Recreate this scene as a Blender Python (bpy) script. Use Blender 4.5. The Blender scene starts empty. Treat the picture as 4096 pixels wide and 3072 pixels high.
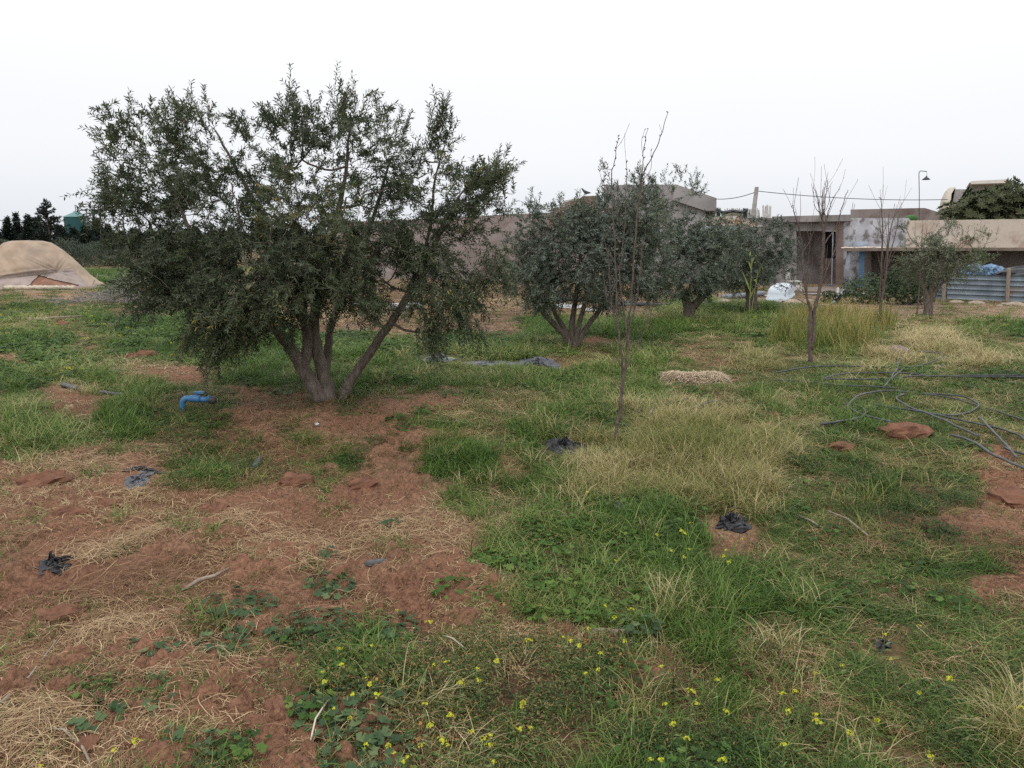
import bpy, math, random
import numpy as np
from mathutils import Vector

# ------------------------------------------------------------------ camera, sky, sun, exposure
SC = bpy.context.scene
COL = SC.collection
CAM_H, FPX, HORIZON = 1.9, 773.0, 241.0
PITCH = math.atan((384 - HORIZON) / FPX)
cam_data = bpy.data.cameras.new('camera')
cam = bpy.data.objects.new('camera', cam_data)
COL.objects.link(cam)
cam.location = (0, 0, CAM_H)
cam.rotation_euler = (math.pi / 2 - PITCH, 0, 0)
cam_data.sensor_width = 36
cam_data.lens = 36 * FPX / 1024
cam_data.clip_end = 6000
cam_data.clip_start = 0.05
SC.camera = cam

SUN_EL, SUN_ROT = math.radians(52), math.radians(200)
world = bpy.data.worlds.new('World')
SC.world = world
world.use_nodes = True
wt = world.node_tree
wt.nodes.clear()
wo = wt.nodes.new('ShaderNodeOutputWorld')
wb = wt.nodes.new('ShaderNodeBackground')
wb.inputs['Strength'].default_value = 0.1
nsky = wt.nodes.new('ShaderNodeTexSky')
nsky.sky_type = 'NISHITA'
nsky.sun_disc = False
nsky.sun_elevation = SUN_EL
nsky.sun_rotation = SUN_ROT
nsky.dust_density = 4.0
hs = wt.nodes.new('ShaderNodeHueSaturation')
hs.inputs['Saturation'].default_value = 0.3
wt.links.new(nsky.outputs[0], hs.inputs['Color'])
tc = wt.nodes.new('ShaderNodeTexCoord')
sp = wt.nodes.new('ShaderNodeSeparateXYZ')
wt.links.new(tc.outputs['Generated'], sp.inputs[0])
ramp = wt.nodes.new('ShaderNodeValToRGB')          # overcast deck: dim at the horizon, bright overhead
ramp.color_ramp.interpolation = 'EASE'
e = ramp.color_ramp.elements
e[0].position = 0.0;  e[0].color = (0.425, 0.440, 0.464, 1)
e[1].position = 1.0;  e[1].color = (0.93, 0.95, 0.98, 1)
m_ = e.new(0.12); m_.color = (0.492, 0.502, 0.517, 1)
m_ = e.new(0.30); m_.color = (0.55, 0.56, 0.575, 1)
wt.links.new(sp.outputs['Z'], ramp.inputs[0])
cn = wt.nodes.new('ShaderNodeTexNoise')             # faint unevenness of the cloud deck
cn.inputs['Scale'].default_value = 1.6
cn.inputs['Detail'].default_value = 3
wt.links.new(tc.outputs['Generated'], cn.inputs['Vector'])
mr = wt.nodes.new('ShaderNodeMapRange')
mr.inputs['To Min'].default_value = 19.2
mr.inputs['To Max'].default_value = 21.2
wt.links.new(cn.outputs['Fac'], mr.inputs['Value'])
vm = wt.nodes.new('ShaderNodeVectorMath'); vm.operation = 'SCALE'
wt.links.new(ramp.outputs['Color'], vm.inputs[0])
wt.links.new(mr.outputs[0], vm.inputs['Scale'])
mx = wt.nodes.new('ShaderNodeMix'); mx.data_type = 'RGBA'
mx.inputs['Factor'].default_value = 0.93
wt.links.new(hs.outputs[0], mx.inputs['A'])
wt.links.new(vm.outputs[0], mx.inputs['B'])
wt.links.new(mx.outputs['Result'], wb.inputs['Color'])
wt.links.new(wb.outputs[0], wo.inputs['Surface'])

sd = bpy.data.lights.new('sun', 'SUN')
sd.energy = 0.8
sd.angle = math.radians(35)
sd.color = (1.0, 0.965, 0.92)
sun = bpy.data.objects.new('sun', sd)
COL.objects.link(sun)
# sun stands behind the camera's right shoulder, softened by the cloud
sun.rotation_euler = (math.pi / 2 - SUN_EL, 0, math.radians(-20))

SC.view_settings.view_transform = 'Standard'
SC.view_settings.look = 'None'
SC.view_settings.exposure = 0.0
SC.view_settings.gamma = 1.0
SC.view_settings.use_curve_mapping = False
SC.cycles.use_denoising = False
SC.cycles.max_bounces = 5
SC.cycles.diffuse_bounces = 3
SC.cycles.transparent_max_bounces = 8

# ------------------------------------------------------------------ maths helpers
cP, sP = math.cos(PITCH), math.sin(PITCH)
rng = np.random.default_rng(7)
random.seed(7)

def ray(X, Y):
    """direction through photo pixel (4096 wide)"""
    cx = (X / 4 - 512) / FPX
    cy = -(Y / 4 - 384) / FPX
    return np.array((cx, cP + cy * sP, -sP + cy * cP))

def P(X, Y, d):
    r = ray(X, Y)
    t = d / r[1]
    return np.array((r[0] * t, d, CAM_H + r[2] * t))

def G(X, Y, z=0.0):
    r = ray(X, Y)
    t = (z - CAM_H) / r[2]
    return np.array((r[0] * t, r[1] * t, z))

def project(x, y, z=0.0):
    """world -> photo pixel in the 1024 wide frame"""
    zz = z - CAM_H
    f = y * cP - zz * sP
    u = y * sP + zz * cP
    f = np.where(f < 0.05, 0.05, f)
    return 512 + FPX * x / f, 384 - FPX * u / f

def _h(ix, iy, s):
    n = (ix.astype(np.int64) * 374761393 + iy.astype(np.int64) * 668265263 + s * 1442695041) & 0x7fffffff
    n = ((n ^ (n >> 13)) * 1274126177) & 0x7fffffff
    return ((n ^ (n >> 16)) & 0xffff) / 65535.0

def vnoise(x, y, s=0):
    ix, iy = np.floor(x), np.floor(y)
    fx, fy = x - ix, y - iy
    fx = fx * fx * (3 - 2 * fx); fy = fy * fy * (3 - 2 * fy)
    ix = ix.astype(np.int64); iy = iy.astype(np.int64)
    a = _h(ix, iy, s); b = _h(ix + 1, iy, s); c = _h(ix, iy + 1, s); d = _h(ix + 1, iy + 1, s)
    return (a * (1 - fx) + b * fx) * (1 - fy) + (c * (1 - fx) + d * fx) * fy

def fbm(x, y, o=4, s=0):
    t = 0; a = 0.5; n = 0
    for k in range(o):
        t = t + a * vnoise(x, y, s + k * 17); n += a
        x = x * 2.03 + 3.1; y = y * 2.03 + 1.7; a *= 0.5
    return t / n

def worley(x, y, s=0):
    ix, iy = np.floor(x).astype(np.int64), np.floor(y).astype(np.int64)
    best = np.full(np.shape(x), 9.0)
    for dx in (-1, 0, 1):
        for dy in (-1, 0, 1):
            px = ix + dx + _h(ix + dx, iy + dy, s)
            py = iy + dy + _h(ix + dx, iy + dy, s + 91)
            best = np.minimum(best, (px - x) ** 2 + (py - y) ** 2)
    return np.sqrt(best)

# ------------------------------------------------------------------ object helpers
def mesh_np(name, V, tris=None, quads=None, mat=None, smooth=False, attrs=None, mats=None, midx=None):
    V = np.asarray(V, dtype=np.float32).reshape(-1, 3)
    loops = []; starts = []; totals = []; n = 0
    if tris is not None and len(tris):
        t = np.asarray(tris, dtype=np.int32).reshape(-1, 3)
        loops.append(t.ravel()); starts.append(np.arange(len(t)) * 3 + n); totals.append(np.full(len(t), 3)); n += t.size
    if quads is not None and len(quads):
        q = np.asarray(quads, dtype=np.int32).reshape(-1, 4)
        loops.append(q.ravel()); starts.append(np.arange(len(q)) * 4 + n); totals.append(np.full(len(q), 4)); n += q.size
    me = bpy.data.meshes.new(name)
    me.vertices.add(len(V)); me.vertices.foreach_set('co', V.ravel())
    if loops:
        L = np.concatenate(loops).astype(np.int32); S = np.concatenate(starts).astype(np.int32)
        me.loops.add(len(L)); me.loops.foreach_set('vertex_index', L)
        me.polygons.add(len(S)); me.polygons.foreach_set('loop_start', S)
        me.update(calc_edges=True)
        me.polygons.foreach_set('use_smooth', np.full(len(S), smooth))
    for k, (dom, typ, arr) in (attrs or {}).items():
        a = me.attributes.new(k, typ, dom)
        arr = np.asarray(arr)
        if typ in ('FLOAT', 'INT'):
            a.data.foreach_set('value', arr.ravel())
        elif typ == 'FLOAT_VECTOR':
            a.data.foreach_set('vector', arr.astype(np.float32).ravel())
        else:
            a.data.foreach_set('color', arr.astype(np.float32).ravel())
    for mm in (mats or ([mat] if mat else [])):
        me.materials.append(mm)
    if midx is not None:
        me.polygons.foreach_set('material_index', np.asarray(midx, dtype=np.int32))
    me.validate(clean_customdata=False)
    me.update()
    return me

def put(name, me, parent=None, loc=None):
    o = bpy.data.objects.new(name, me)
    COL.objects.link(o)
    if parent is not None: o.parent = parent
    if loc is not None: o.location = loc
    return o

def tag(o, label=None, cat=None, group=None, kind=None):
    if label: o['label'] = label
    if cat: o['category'] = cat
    if group: o['group'] = group
    if kind: o['kind'] = kind
    return o

def thing(name, label, cat, loc=(0, 0, 0), group=None):
    o = bpy.data.objects.new(name, None)
    COL.objects.link(o)
    o.empty_display_size = 0.1
    o.location = Vector([float(c) for c in loc])
    return tag(o, label, cat, group)

class MB:
    """collects triangles and quads; local coordinates are world minus origin"""
    def __init__(s): s.V = []; s.T = []; s.Q = []; s.n = 0
    def add(s, V, T=None, Q=None):
        V = np.asarray(V, float).reshape(-1, 3)
        if T is not None and len(T): s.T.append(np.asarray(T).reshape(-1, 3) + s.n)
        if Q is not None and len(Q): s.Q.append(np.asarray(Q).reshape(-1, 4) + s.n)
        s.V.append(V); s.n += len(V)
    def box(s, a, b):
        x0, y0, z0 = a; x1, y1, z1 = b
        s.add([(x0, y0, z0), (x1, y0, z0), (x1, y1, z0), (x0, y1, z0), (x0, y0, z1), (x1, y0, z1), (x1, y1, z1), (x0, y1, z1)],
              Q=[(0, 3, 2, 1), (4, 5, 6, 7), (0, 1, 5, 4), (1, 2, 6, 5), (2, 3, 7, 6), (3, 0, 4, 7)])
    def tube(s, pts, rad, n=6, jit=0.0, cap=True):
        pts = np.asarray(pts, float); k = len(pts)
        rad = np.broadcast_to(np.asarray(rad, float), (k,))
        tg = np.gradient(pts, axis=0); tg /= np.linalg.norm(tg, axis=1)[:, None] + 1e-9
        ref = np.array((0.3, 0.2, 1.0)) if abs(tg[:, 2]).mean() < 0.8 else np.array((1.0, 0.3, 0.1))
        u = np.cross(tg, ref); u /= np.linalg.norm(u, axis=1)[:, None] + 1e-9
        w = np.cross(tg, u)
        a = np.linspace(0, 2 * np.pi, n, endpoint=False)
        r = rad[:, None] * (1 + jit * (rng.random((k, n)) - 0.5))
        V = pts[:, None] + r[..., None] * (np.cos(a)[None, :, None] * u[:, None] + np.sin(a)[None, :, None] * w[:, None])
        Q = []
        i = np.arange(k - 1)[:, None] * n; j = np.arange(n)[None]; j2 = (j + 1) % n
        Q = np.stack([i + j, i + j2, i + n + j2, i + n + j], -1).reshape(-1, 4)
        V = V.reshape(-1, 3)
        T = None
        if cap:
            V = np.vstack([V, pts[0], pts[-1]])
            c0, c1 = k * n, k * n + 1
            jj = np.arange(n); j3 = (jj + 1) % n
            T = np.vstack([np.stack([np.full(n, c0), j3, jj], -1), np.stack([np.full(n, c1), (k - 1) * n + jj, (k - 1) * n + j3], -1)])
        s.add(V, T, Q)
    def poly(s, front, back):
        """prism between two equal polygons (lists of points)"""
        n = len(front)
        V = np.vstack([front, back])
        T = [(0, i, i + 1) for i in range(1, n - 1)] + [(n, n + i + 1, n + i) for i in range(1, n - 1)]
        Q = [(i, n + i, n + (i + 1) % n, (i + 1) % n) for i in range(n)]
        s.add(V, T, Q)
    def mesh(s, name, mat, origin=(0, 0, 0), smooth=False):
        V = np.vstack(s.V) - np.asarray(origin, float)
        T = np.vstack(s.T) if s.T else None; Q = np.vstack(s.Q) if s.Q else None
        return mesh_np(name, V, T, Q, mat, smooth)
    def build(s, name, mat, parent=None, smooth=False):
        org = np.array(parent.matrix_basis.translation) if parent is not None else np.zeros(3)
        pp = parent
        while pp is not None and pp.parent is not None:
            pp = pp.parent; org = org + np.array(pp.matrix_basis.translation)
        return put(name, s.mesh(name, mat, org, smooth), parent)
    def single(s, name, mat, label, cat, loc=None, group=None, smooth=False):
        V = np.vstack(s.V)
        if loc is None: loc = np.array(((V[:, 0].min() + V[:, 0].max()) / 2, (V[:, 1].min() + V[:, 1].max()) / 2, V[:, 2].min()))
        return tag(put(name, s.mesh(name, mat, loc, smooth), None, [float(c) for c in loc]), label, cat, group)

def smooth_path(pts, per=6):
    """Catmull-Rom through the points"""
    p = np.asarray(pts, float)
    if len(p) < 3:
        t = np.linspace(0, 1, per + 1)[:, None]
        return p[0] * (1 - t) + p[-1] * t
    q = np.vstack([2 * p[0] - p[1], p, 2 * p[-1] - p[-2]])
    out = []
    for i in range(1, len(q) - 2):
        t = np.linspace(0, 1, per, endpoint=False)[:, None]
        a, b, c, d = q[i - 1], q[i], q[i + 1], q[i + 2]
        out.append(0.5 * ((2 * b) + (c - a) * t + (2 * a - 5 * b + 4 * c - d) * t ** 2 + (-a + 3 * b - 3 * c + d) * t ** 3))
    out.append(p[-1:])
    return np.vstack(out)

# ------------------------------------------------------------------ materials
def new_mat(name):
    m = bpy.data.materials.new(name); m.use_nodes = True
    m.node_tree.nodes.clear()
    return m, m.node_tree.nodes, m.node_tree.links

def mat(name, c1, c2=None, rough=0.85, scale=8.0, bump=0.3, detail=6, metal=0.0, c3=None, scale3=1.5, lo=0.35, hi=0.65, lo3=0.5, hi3=0.6, stretch=(1, 1, 1), bdist=0.01):
    m, N, L = new_mat(name)
    out = N.new('ShaderNodeOutputMaterial'); b = N.new('ShaderNodeBsdfPrincipled')
    L.new(b.outputs[0], out.inputs[0])
    b.inputs['Roughness'].default_value = rough
    b.inputs['Metallic'].default_value = metal
    b.inputs['Specular IOR Level'].default_value = 0.3
    tcn = N.new('ShaderNodeTexCoord'); mp = N.new('ShaderNodeMapping')
    mp.inputs['Scale'].default_value = stretch
    L.new(tcn.outputs['Object'], mp.inputs[0])
    nz = N.new('ShaderNodeTexNoise'); nz.inputs['Scale'].default_value = scale; nz.inputs['Detail'].default_value = detail
    L.new(mp.outputs[0], nz.inputs['Vector'])
    r = N.new('ShaderNodeValToRGB')
    r.color_ramp.elements[0].position = lo; r.color_ramp.elements[1].position = hi
    r.color_ramp.elements[0].color = (*c1, 1); r.color_ramp.elements[1].color = (*(c2 or [c * 1.3 for c in c1]), 1)
    L.new(nz.outputs['Fac'], r.inputs[0])
    col = r.outputs[0]
    if c3:
        n3 = N.new('ShaderNodeTexNoise'); n3.inputs['Scale'].default_value = scale3; n3.inputs['Detail'].default_value = 8
        n3.inputs['Roughness'].default_value = 0.65
        L.new(mp.outputs[0], n3.inputs['Vector'])
        r3 = N.new('ShaderNodeMapRange'); r3.inputs['From Min'].default_value = lo3; r3.inputs['From Max'].default_value = hi3
        L.new(n3.outputs['Fac'], r3.inputs['Value'])
        mxx = N.new('ShaderNodeMix'); mxx.data_type = 'RGBA'
        L.new(r3.outputs[0], mxx.inputs['Factor']); L.new(col, mxx.inputs['A']); mxx.inputs['B'].default_value = (*c3, 1)
        col = mxx.outputs['Result']
    L.new(col, b.inputs['Base Color'])
    if bump:
        bp = N.new('ShaderNodeBump'); bp.inputs['Strength'].default_value = bump; bp.inputs['Distance'].default_value = bdist
        n2 = N.new('ShaderNodeTexNoise'); n2.inputs['Scale'].default_value = scale * 4; n2.inputs['Detail'].default_value = 8
        L.new(mp.outputs[0], n2.inputs['Vector'])
        L.new(n2.outputs['Fac'], bp.inputs['Height']); L.new(bp.outputs[0], b.inputs['Normal'])
    return m

def leaf_mat(name, stops, back=None, attr='rnd', transl=0.25, rough=0.5, inst=False, back_amt=0.75, top=1.0):
    """stops: list of (pos, colour) picked by a per-leaf random value"""
    m, N, L = new_mat(name)
    out = N.new('ShaderNodeOutputMaterial'); b = N.new('ShaderNodeBsdfPrincipled')
    b.inputs['Roughness'].default_value = rough
    b.inputs['Specular IOR Level'].default_value = 0.2
    a = N.new('ShaderNodeAttribute'); a.attribute_name = attr
    fac = a.outputs['Fac']
    if inst:
        a2 = N.new('ShaderNodeAttribute'); a2.attribute_type = 'INSTANCER'; a2.attribute_name = 'tint'
        ad = N.new('ShaderNodeMath'); ad.operation = 'ADD'; ad.use_clamp = True
        L.new(a.outputs['Fac'], ad.inputs[0]); L.new(a2.outputs['Fac'], ad.inputs[1])
        mi = N.new('ShaderNodeMath'); mi.operation = 'MINIMUM'; mi.inputs[1].default_value = top
        L.new(ad.outputs[0], mi.inputs[0]); fac = mi.outputs[0]
    r = N.new('ShaderNodeValToRGB')
    el = r.color_ramp.elements
    el[0].position = stops[0][0]; el[0].color = (*stops[0][1], 1)
    el[1].position = stops[-1][0]; el[1].color = (*stops[-1][1], 1)
    for p_, c_ in stops[1:-1]:
        x_ = el.new(p_); x_.color = (*c_, 1)
    L.new(fac, r.inputs[0])
    col = r.outputs[0]
    if back:
        g = N.new('ShaderNodeNewGeometry')
        mu = N.new('ShaderNodeMath'); mu.operation = 'MULTIPLY'; mu.inputs[1].default_value = back_amt
        L.new(g.outputs['Backfacing'], mu.inputs[0])
        mm = N.new('ShaderNodeMix'); mm.data_type = 'RGBA'
        L.new(mu.outputs[0], mm.inputs['Factor']); L.new(col, mm.inputs['A']); mm.inputs['B'].default_value = (*back, 1)
        col = mm.outputs['Result']
    L.new(col, b.inputs['Base Color'])
    if transl:
        tr = N.new('ShaderNodeBsdfTranslucent'); L.new(col, tr.inputs['Color'])
        ms = N.new('ShaderNodeMixShader'); ms.inputs[0].default_value = transl
        L.new(b.outputs[0], ms.inputs[1]); L.new(tr.outputs[0], ms.inputs[2]); L.new(ms.outputs[0], out.inputs[0])
    else:
        L.new(b.outputs[0], out.inputs[0])
    return m

# ------------------------------------------------------------------ what grows where (read off the photograph's ground, then carried to world positions)
ROWS_Y = [1024, 1088, 1152, 1216, 1280, 1344, 1408, 1472, 1536, 1664, 1792, 1920, 2048, 2176, 2304, 2432, 2560, 2688, 2816, 2944]
COVER = [
    '...ggggg........................',
    '...ggggmmmmmmmmmmm..............',
    '......mmmmmmmmmmmmmmmmm.........',
    'yyhyhhmmmmmmmmmmmmmmmgggg.......',
    'yyhyGggGGmmmmmmmmggggggghrrrhhgg',
    'GGhyGhgggGGGGGGGGgshhhhhrrrhhdhh',
    'sGGsyhggggggggggghhggttdhhhdhhdh',
    'GyyggssggggggggggGggghhhhhhhhhhh',
    'gsssghhstwtwttthhgggghhghghghhhh',
    'ggghghhwthtwthhhgghhddtshhghhhhh',
    'sttttthhtthttggthgdddddddhhhhhhs',
    'ttststssthssstghgddddddddhhghhhs',
    'ttsssstssssttttgGGgGGGtthhhhhhht',
    'tssstttssttttstGGGggggghhhhhhhhs',
    'ssstttstssstssswGGGGggggghhhhhhs',
    'ssttswwstsswwsswsssfgggghhhhhhhh',
    'sstsswwsswGGffffffffsffhhhhhhhhh',
    'sstwwsswswGGfffffffffffffhhhfhhh',
    'tswssssstwwffffffffffffffffhhhhd',
    'tttssswssswwffffffffffffffffsshd',
]
KINDS_C = 'sgGhdtwfrmy.'
for r_ in COVER: assert len(r_) == 32, (r_, len(r_))
GRID = np.array([[KINDS_C.index(c) for c in r_] for r_ in COVER])
ROWC = np.array([y + (32 if i < 8 else 64) for i, y in enumerate(ROWS_Y)]) / 4.0

def cover(x, y):
    """kind index of the ground cover at world x, y; edges are ragged"""
    s_ = 0.25 + 0.045 * np.hypot(x, y)
    wx = x + s_ * 1.6 * (fbm(x / s_, y / s_, 3, 5) - 0.5)
    wy = y + s_ * 2.2 * (fbm(x / s_, y / s_, 3, 55) - 0.5)
    u, v = project(wx, wy)
    c = np.clip((u / 32 - 0.5) + (rng.random(u.shape) - 0.5) * 0.7, 0, 31)
    r = np.interp(v, ROWC, np.arange(20)) + (rng.random(u.shape) - 0.5) * 0.7
    c = np.clip(np.round(c), 0, 31).astype(int); r = np.clip(np.round(r), 0, 19).astype(int)
    k = GRID[r, c]
    # beyond the picture the field goes on as it is inside: a patchy mix
    mix = fbm(x / 2.3 + 7, y / 1.6, 3, 91)
    other = np.where(u < 300, np.where(mix < .47, KINDS_C.index('t'), np.where(mix < .53, KINDS_C.index('s'), KINDS_C.index('h'))), np.where(mix < .40, KINDS_C.index('t'), np.where(mix < .58, KINDS_C.index('h'), KINDS_C.index('g'))))
    out_ = (u > 1045) | (u < -20) | (v > 790) | (wy < .3)
    return np.where(out_, other, k)

def amount(k, table):
    lut = np.array([table.get(c, 0.0) for c in KINDS_C])
    return lut[k]

# spots where something lies on the ground and presses the grass down: photo x, y, radius in metres
PRESSED = [(1240, 1130, 0)] + [(560, 1900, .28), (520, 1870, .2), (220, 2270, .30), (300, 2255, .2), (2235, 1798, .26), (2300, 1805, .2), (2480, 2042, .14), (2930, 2105, .27), (3545, 2596, .15), (2625, 1548, .18),
    (1760, 1438, .5), (1960, 1457, .45), (2050, 1457, .4), (2150, 1458, .6), (2210, 1462, .45), (3905, 2088, .10), (2725, 1525, .45), (2830, 1523, .45), (1505, 2270, .12), (2400, 2550, .07), (2500, 2552, .07), (1730, 2120, .30), (1650, 2120, .2),
    (280, 1560, .2), (460, 1585, .25), (3620, 1745, .25), (3592, 1418, .3), (3365, 1800, .12), (726, 1630, .12), (800, 1610, .12), (3600, 2985, .13), (3640, 2995, .10), (3480, 1218, .8), (3630, 1218, .8), (3110, 1205, .9),
    (2604, 1665, .05), (250, 2470, .1), (1190, 1940, .15), (1460, 1955, .15), (190, 1945, .2)]

def H(x, y):
    """height of the ground"""
    x = np.asarray(x, float); y = np.asarray(y, float)
    r = np.hypot(x, y)
    near = np.clip(1.6 - r / 14, 0.12, 1)
    h = 0.10 * (fbm(x / 1.9, y / 1.9, 3, 3) - 0.5) * near
    h = h + 0.05 * (fbm(x / 0.45, y / 0.45, 3, 8) - 0.5) * near
    u, v = project(x, y)
    # tilled corner at the lower left: humps and hollows
    till = np.clip((1000 - (u + 0.5 * (v - 400))) / 500, 0, 1) * np.clip((v - 395) / 60, 0, 1)
    h = h + till * 0.10 * (fbm(x / 0.8 + 9, y / 0.6, 3, 21) - 0.5)
    return h
# ------------------------------------------------------------------ ground sheet
def build_ground():
    th = np.concatenate([np.radians(np.arange(-44, 44.01, 0.2)), np.radians(np.arange(50, 316, 7))])
    n_t = len(th)
    rr = [1.3]
    while rr[-1] < 9: rr.append(rr[-1] * 1.0058)
    while rr[-1] < 34: rr.append(rr[-1] * 1.0095)
    while rr[-1] < 2500: rr.append(rr[-1] * 1.13)
    rr = np.array(rr)
    R, T = np.meshgrid(rr, th, indexing='ij')
    X = R * np.sin(T); Y = R * np.cos(T)
    x, y = X.ravel(), Y.ravel()
    k = cover(x, y)
    z = H(x, y)
    soil = amount(k, {'s': 1, 't': .8, 'w': .8, 'f': .4, 'm': .4, 'h': .25, 'g': .12, 'G': .15, 'd': .2, '.': .3, 'y': .2})
    # soften the mask on the grid
    S = soil.reshape(R.shape)
    for _ in range(3):
        S = (S + np.roll(S, 1, 0) + np.roll(S, -1, 0) + np.roll(S, 1, 1) + np.roll(S, -1, 1)) / 5
    s = S.ravel()
    near = np.clip(1.3 - R.ravel() / 22, 0.0, 1)
    w1 = worley(x / 0.13 + 0.35 * fbm(x / .1, y / .1, 2, 4), y / 0.10, 2)
    w2 = worley(x / 0.055, y / 0.045, 6)
    msk = np.clip(fbm(x / 0.5, y / 0.5, 3, 77) * 3 - 1.1, 0, 1)
    clod = (np.clip(0.62 - w1, 0, 1) ** .8 * 0.10 * (msk + .25) + np.clip(0.55 - w2, 0, 1) * 0.045 * (0.5 + msk)) + .035 * (np.abs(fbm(x / .22, y / .18, 3, 71) - .5) - .1)
    z = z + s * near * clod + 0.012 * near * (fbm(x / .06, y / .06, 2, 9) - .5)
    # colours: what the soil itself is made of
    tbl = {'s': (.215, .108, .066), 't': (.220, .120, .074), 'w': (.190, .096, .058), 'f': (.088, .050, .029), 'h': (.150, .100, .050),
           'g': (.085, .095, .038), 'G': (.075, .08, .035), 'd': (.20, .165, .085), 'r': (.14, .13, .055), 'm': (.19, .128, .092),
           'y': (.20, .17, .085), '.': (.29, .20, .14)}
    lut = np.array([tbl[c] for c in KINDS_C])
    C = lut[k].reshape(R.shape + (3,))
    for _ in range(4):
        C = (C + np.roll(C, 1, 0) + np.roll(C, -1, 0) + np.roll(C, 1, 1) + np.roll(C, -1, 1)) / 5
    C = C.reshape(-1, 3)
    v = (0.78 + 0.44 * fbm(x / 0.7, y / 0.7, 4, 31))[:, None]
    C = C * v
    far = np.clip((R.ravel() - 45) / 30, 0, 1)[:, None]
    C = C * (1 - far) + np.array((.17, .12, .06)) * (0.8 + 0.4 * fbm(x / 30, y / 9, 3, 13))[:, None] * far
    # sandy tracks beside the covered heap
    def track(pts, w):
        nonlocal C
        p = smooth_path([G(a, b)[:2] for a, b in pts], 8)
        near_ = np.full(len(x), 99.0)
        sel = (y > 8) & (y < 45) & (x < -2)
        for a, b in zip(p[:-1], p[1:]):
            d = b - a; t = np.clip(((x[sel] - a[0]) * d[0] + (y[sel] - a[1]) * d[1]) / (d @ d + 1e-9), 0, 1)
            near_[sel] = np.minimum(near_[sel], np.hypot(x[sel] - a[0] - t * d[0], y[sel] - a[1] - t * d[1]))
        f = np.clip(1.4 - near_ / w, 0, 1)[:, None]
        C = C * (1 - f) + np.array((.40, .225, .12)) * f
        return f.ravel()
    trk = track([(440, 1168), (330, 1185), (240, 1205), (175, 1222), (190, 1240), (235, 1258)], 0.30)
    trk = np.maximum(trk, track([(400, 1255), (420, 1268), (470, 1275)], 0.25))
    trk = np.maximum(trk, track([(0, 1180), (150, 1176), (300, 1178), (420, 1160)], 0.5) * 0.8)
    n_r = len(rr)
    i = np.arange(n_r - 1)[:, None] * n_t; j = np.arange(n_t)[None]; j2 = (j + 1) % n_t
    Q = np.stack([i + j, i + n_t + j, i + n_t + j2, i + j2], -1).reshape(-1, 4)
    V = np.stack([x, y, z], -1)
    V = np.vstack([V, (0, 0, 0)])
    jj = np.arange(n_t)
    T_ = np.stack([np.full(n_t, len(V) - 1), (jj), ((jj + 1) % n_t)], -1)
    Ca = np.vstack([np.hstack([C, np.ones((len(C), 1))]), (.15, .1, .06, 1)])
    m, N, L = new_mat('soil')
    out = N.new('ShaderNodeOutputMaterial'); b = N.new('ShaderNodeBsdfPrincipled'); L.new(b.outputs[0], out.inputs[0])
    b.inputs['Roughness'].default_value = 0.95; b.inputs['Specular IOR Level'].default_value = 0.15
    a = N.new('ShaderNodeAttribute'); a.attribute_name = 'soil'
    tcn = N.new('ShaderNodeTexCoord')
    n1 = N.new('ShaderNodeTexNoise'); n1.inputs['Scale'].default_value = 26; n1.inputs['Detail'].default_value = 10; n1.inputs['Roughness'].default_value = .7
    L.new(tcn.outputs['Object'], n1.inputs['Vector'])
    mr_ = N.new('ShaderNodeMapRange'); mr_.inputs['From Min'].default_value = .3; mr_.inputs['From Max'].default_value = .7
    mr_.inputs['To Min'].default_value = .5; mr_.inputs['To Max'].default_value = 1.45
    L.new(n1.outputs['Fac'], mr_.inputs['Value'])
    sc_ = N.new('ShaderNodeVectorMath'); sc_.operation = 'SCALE'
    L.new(a.outputs['Color'], sc_.inputs[0]); L.new(mr_.outputs[0], sc_.inputs['Scale'])
    L.new(sc_.outputs[0], b.inputs['Base Color'])
    n2 = N.new('ShaderNodeTexNoise'); n2.inputs['Scale'].default_value = 60; n2.inputs['Detail'].default_value = 8
    L.new(tcn.outputs['Object'], n2.inputs['Vector'])
    vo = N.new('ShaderNodeTexVoronoi'); vo.inputs['Scale'].default_value = 38; L.new(tcn.outputs['Object'], vo.inputs['Vector'])
    ad_ = N.new('ShaderNodeMath'); ad_.operation = 'SUBTRACT'; L.new(n2.outputs['Fac'], ad_.inputs[0]); L.new(vo.outputs['Distance'], ad_.inputs[1])
    bp = N.new('ShaderNodeBump'); bp.inputs['Strength'].default_value = 1.0; bp.inputs['Distance'].default_value = .022
    L.new(ad_.outputs[0], bp.inputs['Height']); L.new(bp.outputs[0], b.inputs['Normal'])
    me = mesh_np('ground', V, T_, Q, m, True, {'soil': ('POINT', 'FLOAT_COLOR', Ca)})
    tag(put('ground', me), 'reddish soil ground of the field with tilled patches and sandy tracks', None, None, 'structure')
build_ground()

# ------------------------------------------------------------------ ground cover prototypes
def unit(a): return a / (np.linalg.norm(a, axis=-1, keepdims=True) + 1e-9)

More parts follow.
